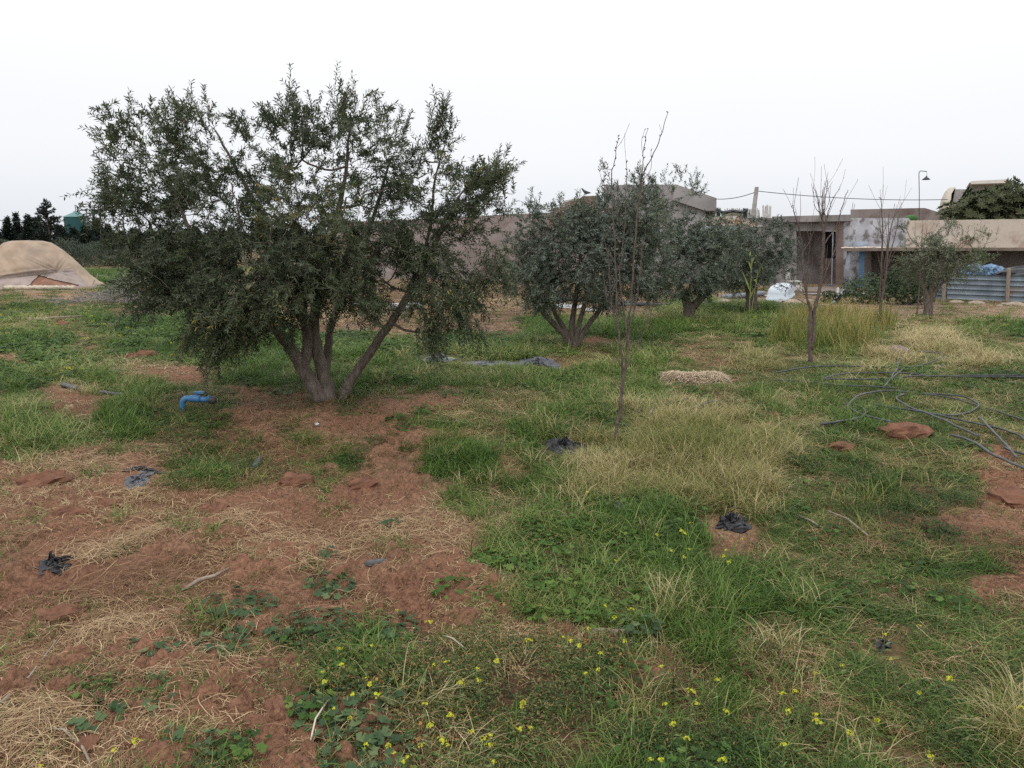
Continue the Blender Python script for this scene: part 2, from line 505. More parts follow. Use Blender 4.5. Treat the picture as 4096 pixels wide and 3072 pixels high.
def blades(n, h0, h1, spread, w, droop, seg=3, lie=0.0, lean=0.5):
    """n curved grass blades; returns V, Q, rnd per face"""
    az = rng.random(n) * 2 * np.pi
    base = np.stack([np.cos(az), np.sin(az), np.zeros(n)], -1) * (rng.random(n) ** .6 * spread)[:, None]
    hh = h0 + (h1 - h0) * rng.random(n)
    d_az = rng.random(n) * 2 * np.pi
    out = np.stack([np.cos(d_az), np.sin(d_az), np.zeros(n)], -1)
    tilt = lean * rng.random(n) + lie
    V = np.zeros((n, seg + 1, 2, 3))
    side = np.stack([-np.sin(d_az), np.cos(d_az), np.zeros(n)], -1)
    p = base.copy(); ang = tilt.copy()
    st = hh / seg
    bend = droop * (0.4 + rng.random(n)) / seg
    turn = (rng.random(n) - .5) * 0.9
    for k in range(seg + 1):
        ww = w * (1 - (k / seg) ** 1.6) * 0.5 + w * 0.06
        V[:, k, 0] = p - side * ww; V[:, k, 1] = p + side * ww
        dirv = out * np.sin(ang)[:, None] + np.array((0, 0, 1)) * np.cos(ang)[:, None]
        p = p + dirv * st[:, None]
        ang = np.minimum(ang + bend, 1.9)
        d2 = out + side * (turn / seg)[:, None]; out = unit(d2); side = np.stack([-out[:, 1], out[:, 0], np.zeros(n)], -1)
    V[..., 2] = np.maximum(V[..., 2], 0.002)
    V[:, 0, :, 2] = -0.02
    idx = np.arange(n * (seg + 1) * 2).reshape(n, seg + 1, 2)
    Q = np.stack([idx[:, :-1, 0], idx[:, :-1, 1], idx[:, 1:, 1], idx[:, 1:, 0]], -1).reshape(-1, 4)
    rnd = np.repeat(rng.random(n), seg)
    return V.reshape(-1, 3), Q, rnd

def stalks(n, l0, l1, spread, w, z0=0.0, z1=0.02, curl=0.8, seg=4):
    """flat-lying straw"""
    L_ = l0 + (l1 - l0) * rng.random(n) ** 1.5
    az = rng.random(n) * 2 * np.pi
    c = (rng.random((n, 2)) - .5) * 2 * spread
    crv = (rng.random(n) - .5) * 2 * curl
    hump = z0 + (z1 - z0) * rng.random(n)
    V = np.zeros((n, seg + 1, 2, 3))
    p = c - np.stack([np.cos(az), np.sin(az)], -1) * (L_ / 2)[:, None]
    kink = (rng.random((n, seg + 1)) - .5) * 0.5
    z_e = rng.random((n, 2)) * (z1 - z0) * .6
    for k in range(seg + 1):
        t = k / seg
        a = az + crv * (t - .5) + kink[:, k]
        d = np.stack([np.cos(a), np.sin(a)], -1)
        sd_ = np.stack([-np.sin(a), np.cos(a)], -1)
        z = hump * np.sin(np.pi * t) + z_e[:, 0] * (1 - t) + z_e[:, 1] * t + 0.004
        V[:, k, 0, :2] = p - sd_ * w / 2; V[:, k, 1, :2] = p + sd_ * w / 2
        V[:, k, 0, 2] = z; V[:, k, 1, 2] = z + w * 0.6 * (rng.random(n) - .3)
        p = p + d * (L_ / seg)[:, None]
    idx = np.arange(n * (seg + 1) * 2).reshape(n, seg + 1, 2)
    Q = np.stack([idx[:, :-1, 0], idx[:, :-1, 1], idx[:, 1:, 1], idx[:, 1:, 0]], -1).reshape(-1, 4)
    return V.reshape(-1, 3), Q, np.repeat(rng.random(n), seg)

def round_leaves(n, r0, r1, spread, h0, h1, lobes=5):
    """mallow-like leaves on thin stalks; V, T, rnd"""
    Vs = []; Ts = []; R_ = []; off = 0
    for i in range(n):
        az = rng.random() * 2 * np.pi; rad = spread * rng.random() ** .55
        c = np.array((math.cos(az) * rad, math.sin(az) * rad, h0 + (h1 - h0) * rng.random() * (1 - .5 * rad / spread)))
        nrm = unit(np.array((math.cos(az) * .7 * rng.random() + .5 * (rng.random() - .5), math.sin(az) * .7 * rng.random() + .5 * (rng.random() - .5), 1.0)))
        u_ = unit(np.cross(nrm, (rng.random() - .5, rng.random() - .5, .1))); w_ = np.cross(nrm, u_)
        r = r0 + (r1 - r0) * rng.random()
        m = 11
        a = np.linspace(0.25, 2 * np.pi - 0.25, m)
        rr_ = r * (0.86 + 0.16 * np.cos(a * lobes + .4))
        zz = 0.22 * r * (np.cos(a * lobes) * .35 + .5)
        ring = c + (np.cos(a) * rr_)[:, None] * u_ + (np.sin(a) * rr_)[:, None] * w_ + zz[:, None] * nrm
        V = np.vstack([c, ring])
        T = [(0, k, k + 1) for k in range(1, m)]
        # petiole
        b0 = np.array((c[0] * .25, c[1] * .25, -0.01)); sd_ = unit(np.cross(c - b0, (0.1, 0.2, 1))) * 0.0012
        V = np.vstack([V, b0 - sd_, b0 + sd_, c]); q = len(V)
        T.append((q - 3, q - 2, q - 1))
        Vs.append(V); Ts.append(np.array(T) + off); off += len(V)
        R_ += [rng.random()] * len(T)
    return np.vstack(Vs), np.vstack(Ts), np.array(R_)

def small_leaves(n, l0, l1, w, spread, h):
    """creeping weed: many little pointed leaves"""
    c = (rng.random((n, 3)) - .5) * 2 * np.array((spread, spread, 0)); c[:, 2] = rng.random(n) ** 1.3 * h
    d = unit(rng.normal(size=(n, 3)) * np.array((1, 1, .45)) + np.array((0, 0, .25)))
    s_ = unit(np.cross(d, rng.normal(size=(n, 3)) * .4 + np.array((0, 0, 1.0))))
    l_ = (l0 + (l1 - l0) * rng.random(n))[:, None]
    V = np.stack([c, c + d * l_ * .5 - s_ * w, c + d * l_, c + d * l_ * .5 + s_ * w], 1)
    idx = np.arange(n * 4).reshape(n, 4)
    return V.reshape(-1, 3), idx, rng.random(n)

PROTO = bpy.data.collections.new('prototypes')

def proto(name, V, Q=None, T=None, rnd=None, m=None):
    me = mesh_np(name, V, T, Q, m, False, {'rnd': ('FACE', 'FLOAT', rnd)})
    o = bpy.data.objects.new(name, me); PROTO.objects.link(o)
    return o

M_green = leaf_mat('green_grass', [(0, (.038, .074, .012)), (.35, (.072, .138, .022)), (.7, (.125, .210, .040)), (.93, (.21, .26, .070)), (1, (.31, .30, .12))], transl=.3, rough=.6, inst=True)
M_dry = leaf_mat('dry_grass', [(0, (.10, .135, .028)), (.35, (.185, .195, .055)), (.65, (.29, .25, .095)), (.87, (.38, .305, .145)), (1, (.50, .41, .23))], transl=.25, rough=.7, inst=True)
M_straw = leaf_mat('straw', [(0, (.14, .072, .038)), (.4, (.24, .140, .072)), (.75, (.38, .255, .14)), (1, (.60, .45, .27))], transl=.1, rough=.65, inst=True)
M_broad = leaf_mat('broad_leaf', [(0, (.028, .058, .012)), (.4, (.048, .105, .018)), (.75, (.082, .155, .030)), (.96, (.13, .19, .04)), (1, (.38, .26, .06))], back=(.10, .15, .06), back_amt=.4, transl=.25, rough=.6, inst=True, top=.95)
M_weed = leaf_mat('creeping_weed', [(0, (.028, .058, .018)), (.5, (.055, .098, .026)), (.85, (.10, .135, .04)), (1, (.27, .17, .07))], transl=.2, rough=.6, inst=True)
M_reed = leaf_mat('reed_leaf', [(0, (.09, .14, .02)), (.55, (.165, .195, .050)), (.85, (.28, .26, .09)), (1, (.36, .26, .10))], transl=.3, rough=.6, inst=True)
M_clod = mat('soil_clod', (.125, .057, .034), (.205, .095, .058), rough=.95, scale=11, bump=1.0, bdist=.02)
M_petal = leaf_mat('mustard_petal', [(0, (.50, .50, .02)), (1, (.72, .70, .07))], transl=.3, rough=.6)
M_stem = mat('mustard_stem', (.10, .15, .05), (.17, .20, .08), scale=20, bump=0)

P_green = []
for i in range(7):
    V, Q, r = blades(46, .05, .15 + .04 * (i % 3), .088, .0044, 1.6, seg=3, lean=.9, lie=.1)
    P_green.append(proto('p_green_%d' % i, V, Q, None, r, M_green))
P_long = []
for i in range(5):
    V, Q, r = blades(44, .12, .27, .09, .0034, 1.7, seg=4, lean=.9, lie=.08)
    P_long.append(proto('p_long_%d' % i, V, Q, None, r, M_dry))
P_bits = []
P_dry = []
for i in range(6):
    V, Q, r = blades(38, .04, .11, .085, .0032, 1.9, seg=3, lean=1.1, lie=.35)
    P_dry.append(proto('p_dry_%d' % i, V, Q, None, r, M_dry))
P_straw = []
for i in range(8):
    V, Q, r = stalks(20, .03, .19, .07, .0023, 0, .022, 1.0)
    P_straw.append(proto('p_straw_%d' % i, V, Q, None, r, M_straw))
P_broad = []
for i in range(6):
    V, T, r = round_leaves(34, .009, .024, .10, .02, .09)
    P_broad.append(proto('p_broad_%d' % i, V, None, T, r, M_broad))
P_weed = []
for i in range(6):
    V, Q, r = small_leaves(130, .008, .024, .0030, .085, .07)
    P_weed.append(proto('p_weed_%d' % i, V, Q, None, r, M_weed))
P_reed = []
for i in range(5):
    V, Q, r = blades(22, .28, .62, .12, .010, 1.0, seg=4, lean=.3, lie=0)
    P_reed.append(proto('p_reed_%d' % i, V, Q, None, r, M_reed))
def rock(n1=7, n2=5, sq=.7, amp=.35):
    a = np.linspace(0, 2 * np.pi, n1, endpoint=False); b = np.linspace(-.5, .5, n2) * np.pi
    V = []
    for bb in b[1:-1]:
        for aa in a:
            V.append((math.cos(aa) * math.cos(bb), math.sin(aa) * math.cos(bb), math.sin(bb) * sq))
    V = [(0, 0, -sq)] + V + [(0, 0, sq)]
    V = np.array(V); V = V * (1 + amp * (rng.random((len(V), 1)) - .5))
    T = []; Q = []; k = n2 - 2
    for j in range(n1): T.append((0, 1 + (j + 1) % n1, 1 + j)); T.append((len(V) - 1, 1 + (k - 1) * n1 + j, 1 + (k - 1) * n1 + (j + 1) % n1))
    for i in range(k - 1):
        for j in range(n1):
            Q.append((1 + i * n1 + j, 1 + i * n1 + (j + 1) % n1, 1 + (i + 1) * n1 + (j + 1) % n1, 1 + (i + 1) * n1 + j))
    return V, np.array(T), np.array(Q)
P_clod = []
for i in range(5):
    V, T, Q = rock(amp=.6); V = V * .02
    P_clod.append(proto('p_clod_%d' % i, V, Q, T, np.zeros(len(T) + len(Q)), M_clod))
P_flowerdot = []
for i in range(3):
    V, Q, r = small_leaves(16, .012, .02, .006, .05, .03); V[:, 2] += .12
    P_flowerdot.append(proto('p_flowerdot_%d' % i, V, Q, None, r, M_petal))

PR = [(*G(a_, b_)[:2], c_) for a_, b_, c_ in PRESSED if c_]
SHORT = np.array([{'h': .50, 'f': .8, 's': .7, 't': .7, 'w': .7, 'y': .8, '.': .6}.get(c_, 1.0) for c_ in KINDS_C])
BANDS = [(1.5, 4), (4, 7), (7, 12), (12, 20), (20, 34), (34, 60)]
def scatter(name, protos, table, dens, label, sxy=(1, 1.1, 1.4, 1.9, 2.6, 3.6), sz=(1, 1, 1.05, 1.15, 1.3, 1.5), size=(.7, 1.25), tilt=.15, tint=None, patch=(.57, .25), keep=None, zoff=0.0):
    pts = []; scl = []; rot = []; tn = []
    half = math.radians(43)
    for b, (r0, r1) in enumerate(BANDS):
        area = half * (r1 * r1 - r0 * r0)
        n = int(area * dens[b])
        if not n: continue
        r = np.sqrt(r0 * r0 + (r1 * r1 - r0 * r0) * rng.random(n)); t = (rng.random(n) * 2 - 1) * half
        x, y = r * np.sin(t), r * np.cos(t)
        k = cover(x, y)
        a = amount(k, table)
        s_ = .22 + .028 * r
        pat = np.clip((fbm(x / s_, y / s_, 3, abs(hash_name(name)) % 97) - patch[0]) * 6 + 1, patch[1], 1.0)
        ok = rng.random(n) < a * pat
        if name != 'soil_crumbs':
            for (c0, c1, c2) in PR: ok &= (x - c0) ** 2 + (y - c1) ** 2 > (c2 * (1 + .3 * (fbm(x / .15, y / .15, 2, 3) - .5))) ** 2
        if keep is not None: ok &= keep(x, y)
        x, y, r, k = x[ok], y[ok], r[ok], k[ok]
        n = len(x)
        pts.append(np.stack([x, y, H(x, y) + zoff], -1))
        s0 = size[0] + (size[1] - size[0]) * rng.random(n)
        scl.append(np.stack([s0 * sxy[b], s0 * sxy[b], s0 * sz[b] * (SHORT[k] if 'grass' in name else 1) * (.6 + .8 * fbm(x / .6, y / .6, 2, 40))], -1))
        rot.append(np.stack([(rng.random(n) - .5) * tilt, (rng.random(n) - .5) * tilt, rng.random(n) * 6.283], -1))
        base = (fbm(x / (1.2 + .05 * r), y / (.8 + .05 * r), 3, 61) - .5) * 1.3 + (rng.random(n) - .5) * .3
        tn.append(base + (tint or 0))
    pts = np.vstack(pts); n = len(pts)
    me = mesh_np(name, pts, attrs={'scl': ('POINT', 'FLOAT_VECTOR', np.vstack(scl)), 'rot': ('POINT', 'FLOAT_VECTOR', np.vstack(rot)),
                                   'tint': ('POINT', 'FLOAT', np.concatenate(tn)), 'pick': ('POINT', 'INT', rng.integers(0, len(protos), n).astype(np.int32))})
    o = put(name, me)
    tag(o, label, None, None, 'stuff')
    ng = bpy.data.node_groups.new(name + '_scatter', 'GeometryNodeTree')
    ng.interface.new_socket('Geometry', in_out='INPUT', socket_type='NodeSocketGeometry')
    ng.interface.new_socket('Geometry', in_out='OUTPUT', socket_type='NodeSocketGeometry')
    N, L = ng.nodes, ng.links
    gi = N.new('NodeGroupInput'); go = N.new('NodeGroupOutput')
    jn = N.new('GeometryNodeJoinGeometry')
    for p_ in reversed(protos):
        oi = N.new('GeometryNodeObjectInfo'); oi.inputs['Object'].default_value = p_; oi.inputs['As Instance'].default_value = False
        gt = N.new('GeometryNodeGeometryToInstance')
        L.new(oi.outputs['Geometry'], gt.inputs[0]); L.new(gt.outputs[0], jn.inputs[0])
    ip = N.new('GeometryNodeInstanceOnPoints'); ip.inputs['Pick Instance'].default_value = True
    L.new(gi.outputs[0], ip.inputs['Points']); L.new(jn.outputs[0], ip.inputs['Instance'])
    for att, typ, sock in (('pick', 'INT', 'Instance Index'), ('rot', 'FLOAT_VECTOR', 'Rotation'), ('scl', 'FLOAT_VECTOR', 'Scale')):
        na = N.new('GeometryNodeInputNamedAttribute'); na.data_type = typ; na.inputs['Name'].default_value = att
        L.new(na.outputs['Attribute'], ip.inputs[sock])
    L.new(ip.outputs[0], go.inputs[0])
    md = o.modifiers.new('scatter', 'NODES'); md.node_group = ng
    print(name, n)
    return o

def hash_name(s): return sum(ord(c) * (i + 3) for i, c in enumerate(s))

scatter('green_grass', P_green, {'g': 1, 'G': .5, 'h': .36, 'd': .10, 'f': .14, 'w': .06, 't': .03, 's': .015, 'y': .65, 'r': .5, '.': .05},
        (520, 340, 190, 95, 40, 12), 'short bright green grass over the field', tint=.0)
scatter('dry_grass', P_dry, {'g': .10, 'G': .1, 'h': .92, 'd': .6, 'f': .30, 'w': .15, 't': .15, 's': .05, 'y': .5, 'r': .5, '.': .3, 'm': .1},
        (480, 320, 170, 85, 34, 9), 'short dry yellowing grass among the green', tint=-.05)
scatter('long_dry_grass', P_long, {'d': 1, 'h': .05, 'f': .03, 'g': .02, 'y': .08}, (330, 420, 360, 90, 16, 3), 'long tan dry grass in tussocks near the bare sapling', tint=.22, patch=(.62, .5))
for i in range(5):
    V, Q, r = stalks(34, .008, .06, .075, .0017, 0, .012, .9, seg=2); P_bits.append(proto('p_bits_%d' % i, V, Q, None, r, M_straw))
scatter('straw_fragments', P_bits, {'t': 1, 's': .95, 'w': 1, 'f': .9, 'h': .35, 'm': .8, 'G': .15, '.': .3}, (420, 290, 120, 36, 16, 0), 'fine broken straw and root fragments littering the soil', sz=(1,) * 6, tilt=.2, zoff=.004, patch=(.55, .2), tint=-.1)
scatter('straw', P_straw, {'t': .62, 's': .24, 'w': .28, 'f': .26, 'h': .26, 'm': 1, 'd': .2, 'G': .06, '.': .14, 'g': .04},
        (430, 300, 170, 80, 40, 6), 'dead straw lying in swirls on the red soil', sz=(1,) * 6, tilt=.25, zoff=.006)
scatter('broadleaf_weeds', P_broad, {'G': .9, 'g': .10, 'f': .04, 'w': .05, 'h': .03, 'y': .1}, (120, 100, 80, 60, 24, 4), 'dark green round leaved weeds in patches', tint=-.05, patch=(.5, .25))
scatter('creeping_weeds', P_weed, {'f': 1, 'G': .4, 'h': .35, 'w': .30, 'g': .2, 'y': .2}, (420, 260, 80, 24, 6, 0), 'small leaved creeping weeds matted over the soil', sz=(1,) * 6, patch=(.55, .15))
scatter('tall_reed_grass', P_reed, {'r': 1}, (0, 0, 0, 26, 20, 0), 'tall yellow green reedy grass patch before the farmyard', sxy=(1, 1, 1, 1.1, 1.2, 1.2), sz=(1,) * 6)
scatter('soil_crumbs', P_clod, {'s': 1, 't': .6, 'w': .6, 'f': .2, 'm': .3}, (900, 520, 170, 20, 0, 0), 'small crumbs and clods of red soil', sz=(1, 1, 1.2, 1.5, 2, 2), sxy=(1, 1, 1.2, 1.5, 2, 2), size=(.15, 1.1), patch=(.5, .5))
scatter('yellow_blossom_cover', P_flowerdot, {'y': .5, 'g': .03}, (0, 0, 6, 14, 6, 0), 'yellow wild blossoms speckling the far left meadow', sxy=(1,) * 6, sz=(1,) * 6)

M_dead = leaf_mat('dead_stem', [(0, (.045, .026, .018)), (.6, (.10, .060, .038)), (.9, (.20, .11, .045)), (1, (.42, .20, .05))], transl=.1, rough=.7, inst=True)
P_dead = []
for i in range(6):
    V, Q, r = blades(7, .05, .15, .05, .0032, .5, seg=3, lean=.5, lie=.05)
    V2, Q2, r2 = small_leaves(7, .014, .03, .006, .05, .06)
    P_dead.append(proto('p_dead_%d' % i, np.vstack([V, V2]), np.vstack([Q, Q2 + len(V)]), None, np.concatenate([r * .5, .6 + .4 * r2]), M_dead))
scatter('dead_stems', P_dead, {'f': 1, 'w': .35, 'h': .25, 'G': .2}, (60, 36, 12, 0, 0, 0), 'dark dead stems and withered orange leaves among the weeds', sz=(1,) * 6, tint=-.1)
# ------------------------------------------------------------------ farm buildings
M_grey = mat('grey_plaster', (.20, .185, .18), (.30, .275, .265), scale=1.6, bump=.4, c3=(.13, .105, .10), scale3=1.1, lo3=.5, hi3=.66, stretch=(1, 1, .7))
M_white = mat('peeling_whitewash', (.38, .375, .40), (.55, .545, .575), scale=2.2, bump=.5, c3=(.185, .165, .165), scale3=2.6, lo3=.50, hi3=.60)
M_cream = mat('cream_plaster', (.49, .415, .345), (.62, .545, .47), scale=1.1, bump=.4, c3=(.33, .225, .165), scale3=1.1, lo3=.50, hi3=.68)
M_mauve = mat('mud_wall', (.215, .175, .16), (.29, .24, .225), scale=1.3, bump=.4, c3=(.15, .105, .09), scale3=.7, lo3=.5, hi3=.65)
M_dark = mat('dark_wall', (.10, .09, .085), (.17, .15, .14), scale=1.5, bump=.3)  # plain dark grey tone for inner walls, varied by noise
M_brown = mat('brown_plaster', (.15, .11, .095), (.22, .165, .145), scale=2, bump=.3)
M_slab = mat('concrete_edge', (.15, .118, .095), (.22, .175, .14), scale=3, bump=.4)
M_conc = mat('concrete', (.26, .25, .24), (.40, .38, .36), scale=5, bump=.3)
M_blue = mat('blue_paint', (.05, .10, .18), (.075, .14, .23), scale=5, bump=.1, rough=.6)
M_pipe = mat('grey_steel', (.16, .175, .20), (.24, .255, .28), scale=8, bump=.05, rough=.5)
M_zinc = mat('weathered_zinc', (.125, .155, .185), (.20, .24, .275), scale=2.5, bump=.1, rough=.55, metal=.0, c3=(.22, .15, .11), scale3=1.4, lo3=.6, hi3=.7)
M_rust = mat('rusty_sheet', (.30, .26, .22), (.42, .38, .33), scale=3, bump=.1, c3=(.30, .17, .10), scale3=2.2, lo3=.45, hi3=.6)
M_wood = mat('grey_wood', (.20, .155, .12), (.32, .26, .20), scale=10, bump=.4, stretch=(4, 4, .6))
M_black = mat('black_polythene', (.012, .012, .014), (.03, .03, .034), rough=.35, scale=12, bump=.5, bdist=.006)
M_hose = mat('black_hose', (.035, .037, .04), (.075, .078, .082), rough=.4, scale=14, bump=.0)
M_hosegrey = mat('grey_hose', (.065, .067, .07), (.11, .113, .118), rough=.5, scale=14, bump=.0)
M_enamel = mat('white_enamel', (.44, .49, .54), (.52, .57, .61), rough=.35, scale=1.5, bump=0, c3=(.36, .31, .25), scale3=1.2, lo3=.58, hi3=.75)
M_white_pl = mat('white_plastic', (.48, .47, .44), (.62, .61, .58), rough=.4, scale=6, bump=.0)
M_stone = mat('pale_stone', (.26, .20, .15), (.40, .32, .25), scale=6, bump=.5)
M_cane = mat('whitened_cane', (.45, .43, .40), (.64, .62, .59), scale=12, bump=.2)
M_net = mat('black_netting', (.02, .022, .026), (.05, .055, .06), rough=.7, scale=20, bump=.3)
M_bluesheet = mat('blue_plastic', (.015, .04, .10), (.17, .29, .42), rough=.35, scale=7, bump=.3)
M_iron = mat('dark_iron', (.05, .052, .055), (.09, .09, .095), rough=.5, scale=12, bump=.0)

def panel(mb, pts, d, thick, dr=None):
    """polygon in the photo at depth d (left) .. dr (right), pushed back by thick"""
    xs = [p[0] for p in pts]; x0, x1 = min(xs), max(xs)
    fr = []
    for p in pts:
        dd = d if dr is None else d + (dr - d) * (p[0] - x0) / max(x1 - x0, 1e-6)
        fr.append(P(p[0], p[1], dd))
    fr = np.array(fr)
    bk = fr + np.array((0, thick, 0)); bk[:, 0] = fr[:, 0] * (fr[:, 1] + thick) / fr[:, 1]   # sides run back along the building's own skew
    mb.poly(fr[::-1], bk[::-1])

def part(name, m, parent, specs):
    mb = MB()
    for s in specs: panel(mb, *s)
    return mb.build(name, m, parent)

# --- the low shed with the open doorway (centre right)
b = thing('farm_shed', 'low grey concrete shed with a dark open doorway and peeling white wall', 'shed', (P(3300, 1150, 34)[0], 34, 0))
part('wall', M_grey, b, [([(3085, 872), (3186, 925), (3186, 1152), (2880, 1152), (2880, 872)], 34, .3),
                         ([(3184, 924), (3345, 924), (3400, 864), (3085, 872)], 34.0, .28)])
part('roof_slab', M_grey, b, [([(3088, 866), (3402, 858), (3402, 884), (3088, 890)], 33.7, 5.5)])
part('inner_wall', M_grey, b, [([(3186, 920), (3302, 920), (3302, 1150), (3186, 1150)], 35.4, .2)])
part('window_opening', mat('deep_shade', (.012, .011, .012), (.02, .018, .018), bump=0), b, [([(3296, 925), (3345, 925), (3345, 1036), (3296, 1036)], 35.6, .2)])  # solid near-black panel; the shade inside the window is put into its colour
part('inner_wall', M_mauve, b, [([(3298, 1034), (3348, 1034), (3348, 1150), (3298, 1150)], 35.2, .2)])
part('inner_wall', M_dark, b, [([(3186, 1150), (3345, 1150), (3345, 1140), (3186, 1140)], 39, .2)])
part('pillar', M_brown, b, [([(3343, 880), (3374, 876), (3374, 1152), (3343, 1152)], 33.95, .5)])
part('whitewashed_wall', M_white, b, [([(3372, 872), (3640, 872), (3640, 1000), (3372, 1000)], 34.05, .3), ([(3372, 1000), (3462, 1000), (3462, 1152), (3372, 1152)], 34.05, .3)])
part('parapet', M_mauve, b, [([(3402, 838), (3680, 832), (3700, 832), (3760, 850), (3775, 884), (3402, 880)], 37, .3)])
part('blue_pillar', M_blue, b, [([(3438, 1006), (3459, 1006), (3452, 1150), (3432, 1150)], 28.6, .3)])
mb = MB()
mb.tube([P(3440, 968, 33.6) + (0, 0, 0), P(3440, 1004, 33.6)], .32, 12)
mb.build('drum', mat('grey_drum', (.25, .29, .36), (.33, .37, .43), bump=.1), b, True)
mb = MB()
for (x_, h_) in ((3408, 28), (3415, 22), (3575, 24), (3602, 28)):
    mb.tube([P(x_, 838, 37.1), P(x_ + 4, 838 - h_, 37.1)], .012, 4)
tag(mb.build('reinforcing_bar', M_iron, b), kind='stuff')
# the loose pole in the doorway
mb = MB(); mb.tube([P(3332, 925, 33.6), P(3326, 1146, 33.2)], .025, 6)
mb.single('leaning_pole', M_pipe, 'thin grey pole standing upright at the right side of the dark doorway', 'pole')
mb = MB(); mb.box(P(3318, 1150, 33.1) + (0, 0, -.0), P(3336, 1141, 33.3) + (0, .2, 0))
mb.single('blue_broom_head', M_blue, 'small blue block at the foot of the pole in the doorway', 'broom head')

# --- porch with the cream wall (right)
c = thing('porch_building', 'long cream plastered building with open porch behind the metal fence', 'farm building', (P(3800, 1150, 30)[0], 30, 0))
part('wall', M_cream, c, [([(3622, 882), (3700, 881), (4096, 876), (4330, 872), (4330, 1004), (3622, 1000)], 29.2, .3, 28.2)])
part('roof_slab', M_slab, c, [([(3374, 994), (3440, 992), (3440, 1004), (3374, 1006)], 28.35, .7), ([(3441, 992), (4330, 990), (4330, 1002), (3441, 1004)], 28.35, 5.0)])
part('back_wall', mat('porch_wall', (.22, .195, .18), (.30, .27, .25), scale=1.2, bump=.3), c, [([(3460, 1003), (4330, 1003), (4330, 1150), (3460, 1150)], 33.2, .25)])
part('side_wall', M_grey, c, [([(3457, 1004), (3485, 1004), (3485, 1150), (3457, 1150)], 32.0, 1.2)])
mb = MB()
for k in range(16):
    V_, T_, Q_ = rock(6, 5, .35, .7); s_ = .09 + .08 * random.random()
    mb.add(V_ * s_ * np.array((1.6, 1, .7)) + P(3380 + k * 9 + 6 * random.random(), 991, 28.5 + .3 * random.random()), T_, Q_)
mb.build('straw_on_roof', M_cream, c)
mb = MB(); a_ = G(3381, 1178); a_[1] = 28.5; mb.tube([P(3397, 1004, 28.5), P(3380, 1178, 28.5) * (1, 1, 0) + (0, 0, -.02)], .085, 10)
mb.build('post', M_pipe, c, True)

# --- tall gabled block
M_gable = mat('pale_render', (.27, .255, .25), (.36, .34, .33), scale=1.3, bump=.3, c3=(.21, .19, .185), scale3=.8, lo3=.5, hi3=.7)
g = thing('gabled_store', 'grey rendered block with sloping roofline rising behind the olive trees', 'building', (P(2600, 1150, 36)[0], 36, 0))
part('wall', M_gable, g, [([(2415, 741), (2560, 738), (2700, 738), (2840, 784), (2822, 843), (2822, 1150), (2415, 1150)], 36, .3)])
part('roof_slab', M_gable, g, [([(2700, 736), (2866, 792), (2866, 842), (2822, 843), (2690, 800)], 35.8, 4.5)])
part('recessed_wall', M_brown, g, [([(2810, 840), (2863, 840), (2863, 1140), (2810, 1140)], 37.4, .3)])
part('corner_post', M_cane, g, [([(2861, 842), (2866, 842), (2866, 1140), (2861, 1140)], 35.9, .15)])
# --- long mud wall behind the big tree
w = thing('long_wall', 'long mauve mud wall seen through the big olive tree', 'wall', (P(1800, 1150, 38)[0], 38, 0))
part('wall_face', M_mauve, w, [([(1330, 888), (1555, 882), (2150, 852), (2390, 846), (2390, 1180), (1330, 1150)], 41, .35, 35.5)])
mb = MB()
for x_ in (1655, 1661, 1668, 1675, 1746, 1984, 2010, 2085):
    mb.tube([P(x_, 884, 40), P(x_ + random.uniform(-2, 2), 852 - random.uniform(0, 14), 40)], .014, 4)
tag(mb.build('reinforcing_bar', M_iron, w), kind='stuff')
# --- thatch heap beside the gable, a pigeon on it
mb = MB()
for k in range(520):
    x_ = rng.normal(2340, 52); y_ = 792 + abs(x_ - 2350) * .28 + rng.random() * 45 + (10 if x_ < 2300 else 0)
    p = P(x_, y_, 34.6 + rng.random() * 1.2); d_ = np.array((rng.normal() * .5 - .3, rng.normal() * .2, -.1 + rng.normal() * .12))
    mb.tube([p, p + d_ * .4, p + d_ * .8 + (0, 0, -.06)], .018, 3, cap=False)
panel(mb, [(2270, 830), (2330, 785), (2400, 782), (2410, 900), (2270, 900)], 35.2, 1.0)
mb.single('thatch_heap', mat('old_thatch', (.12, .09, .07), (.23, .185, .14), scale=14, bump=.5), 'ragged heap of old thatch on the wall left of the gable', 'thatch')
def skin_blob(name, chain, m, label, cat):
    me = bpy.data.meshes.new(name)
    me.from_pydata([c_[:3] for c_ in chain], [(i, i + 1) for i in range(len(chain) - 1)], [])
    o = put(name, me); me.materials.append(m)
    o.modifiers.new('skin', 'SKIN')
    for i, c_ in enumerate(chain): me.skin_vertices[0].data[i].radius = (c_[3], c_[3] * .9)
    me.skin_vertices[0].data[0].use_root = True
    s_ = o.modifiers.new('sub', 'SUBSURF'); s_.levels = s_.render_levels = 2
    return tag(o, label, cat)
pc = P(2345, 782, 34.6)
pg = skin_blob('pigeon', [(-.17, 0, .10, .02), (-.06, 0, .10, .06), (.05, 0, .13, .075), (.13, 0, .20, .04), (.15, 0, .25, .038), (.20, 0, .25, .012)],
               mat('pigeon_feather', (.05, .055, .065), (.10, .105, .12), scale=12, bump=.1), 'dark pigeon perched on the thatch heap', 'pigeon')
pg.location = pc; pg.scale = (-1.15, 1.15, 1.15)
mb = MB()
for s_ in (-.02, .02): mb.tube([(.02, s_, .07), (.02, s_, -.005)], .005, 4)
put('leg', mb.mesh('leg', M_iron), pg)
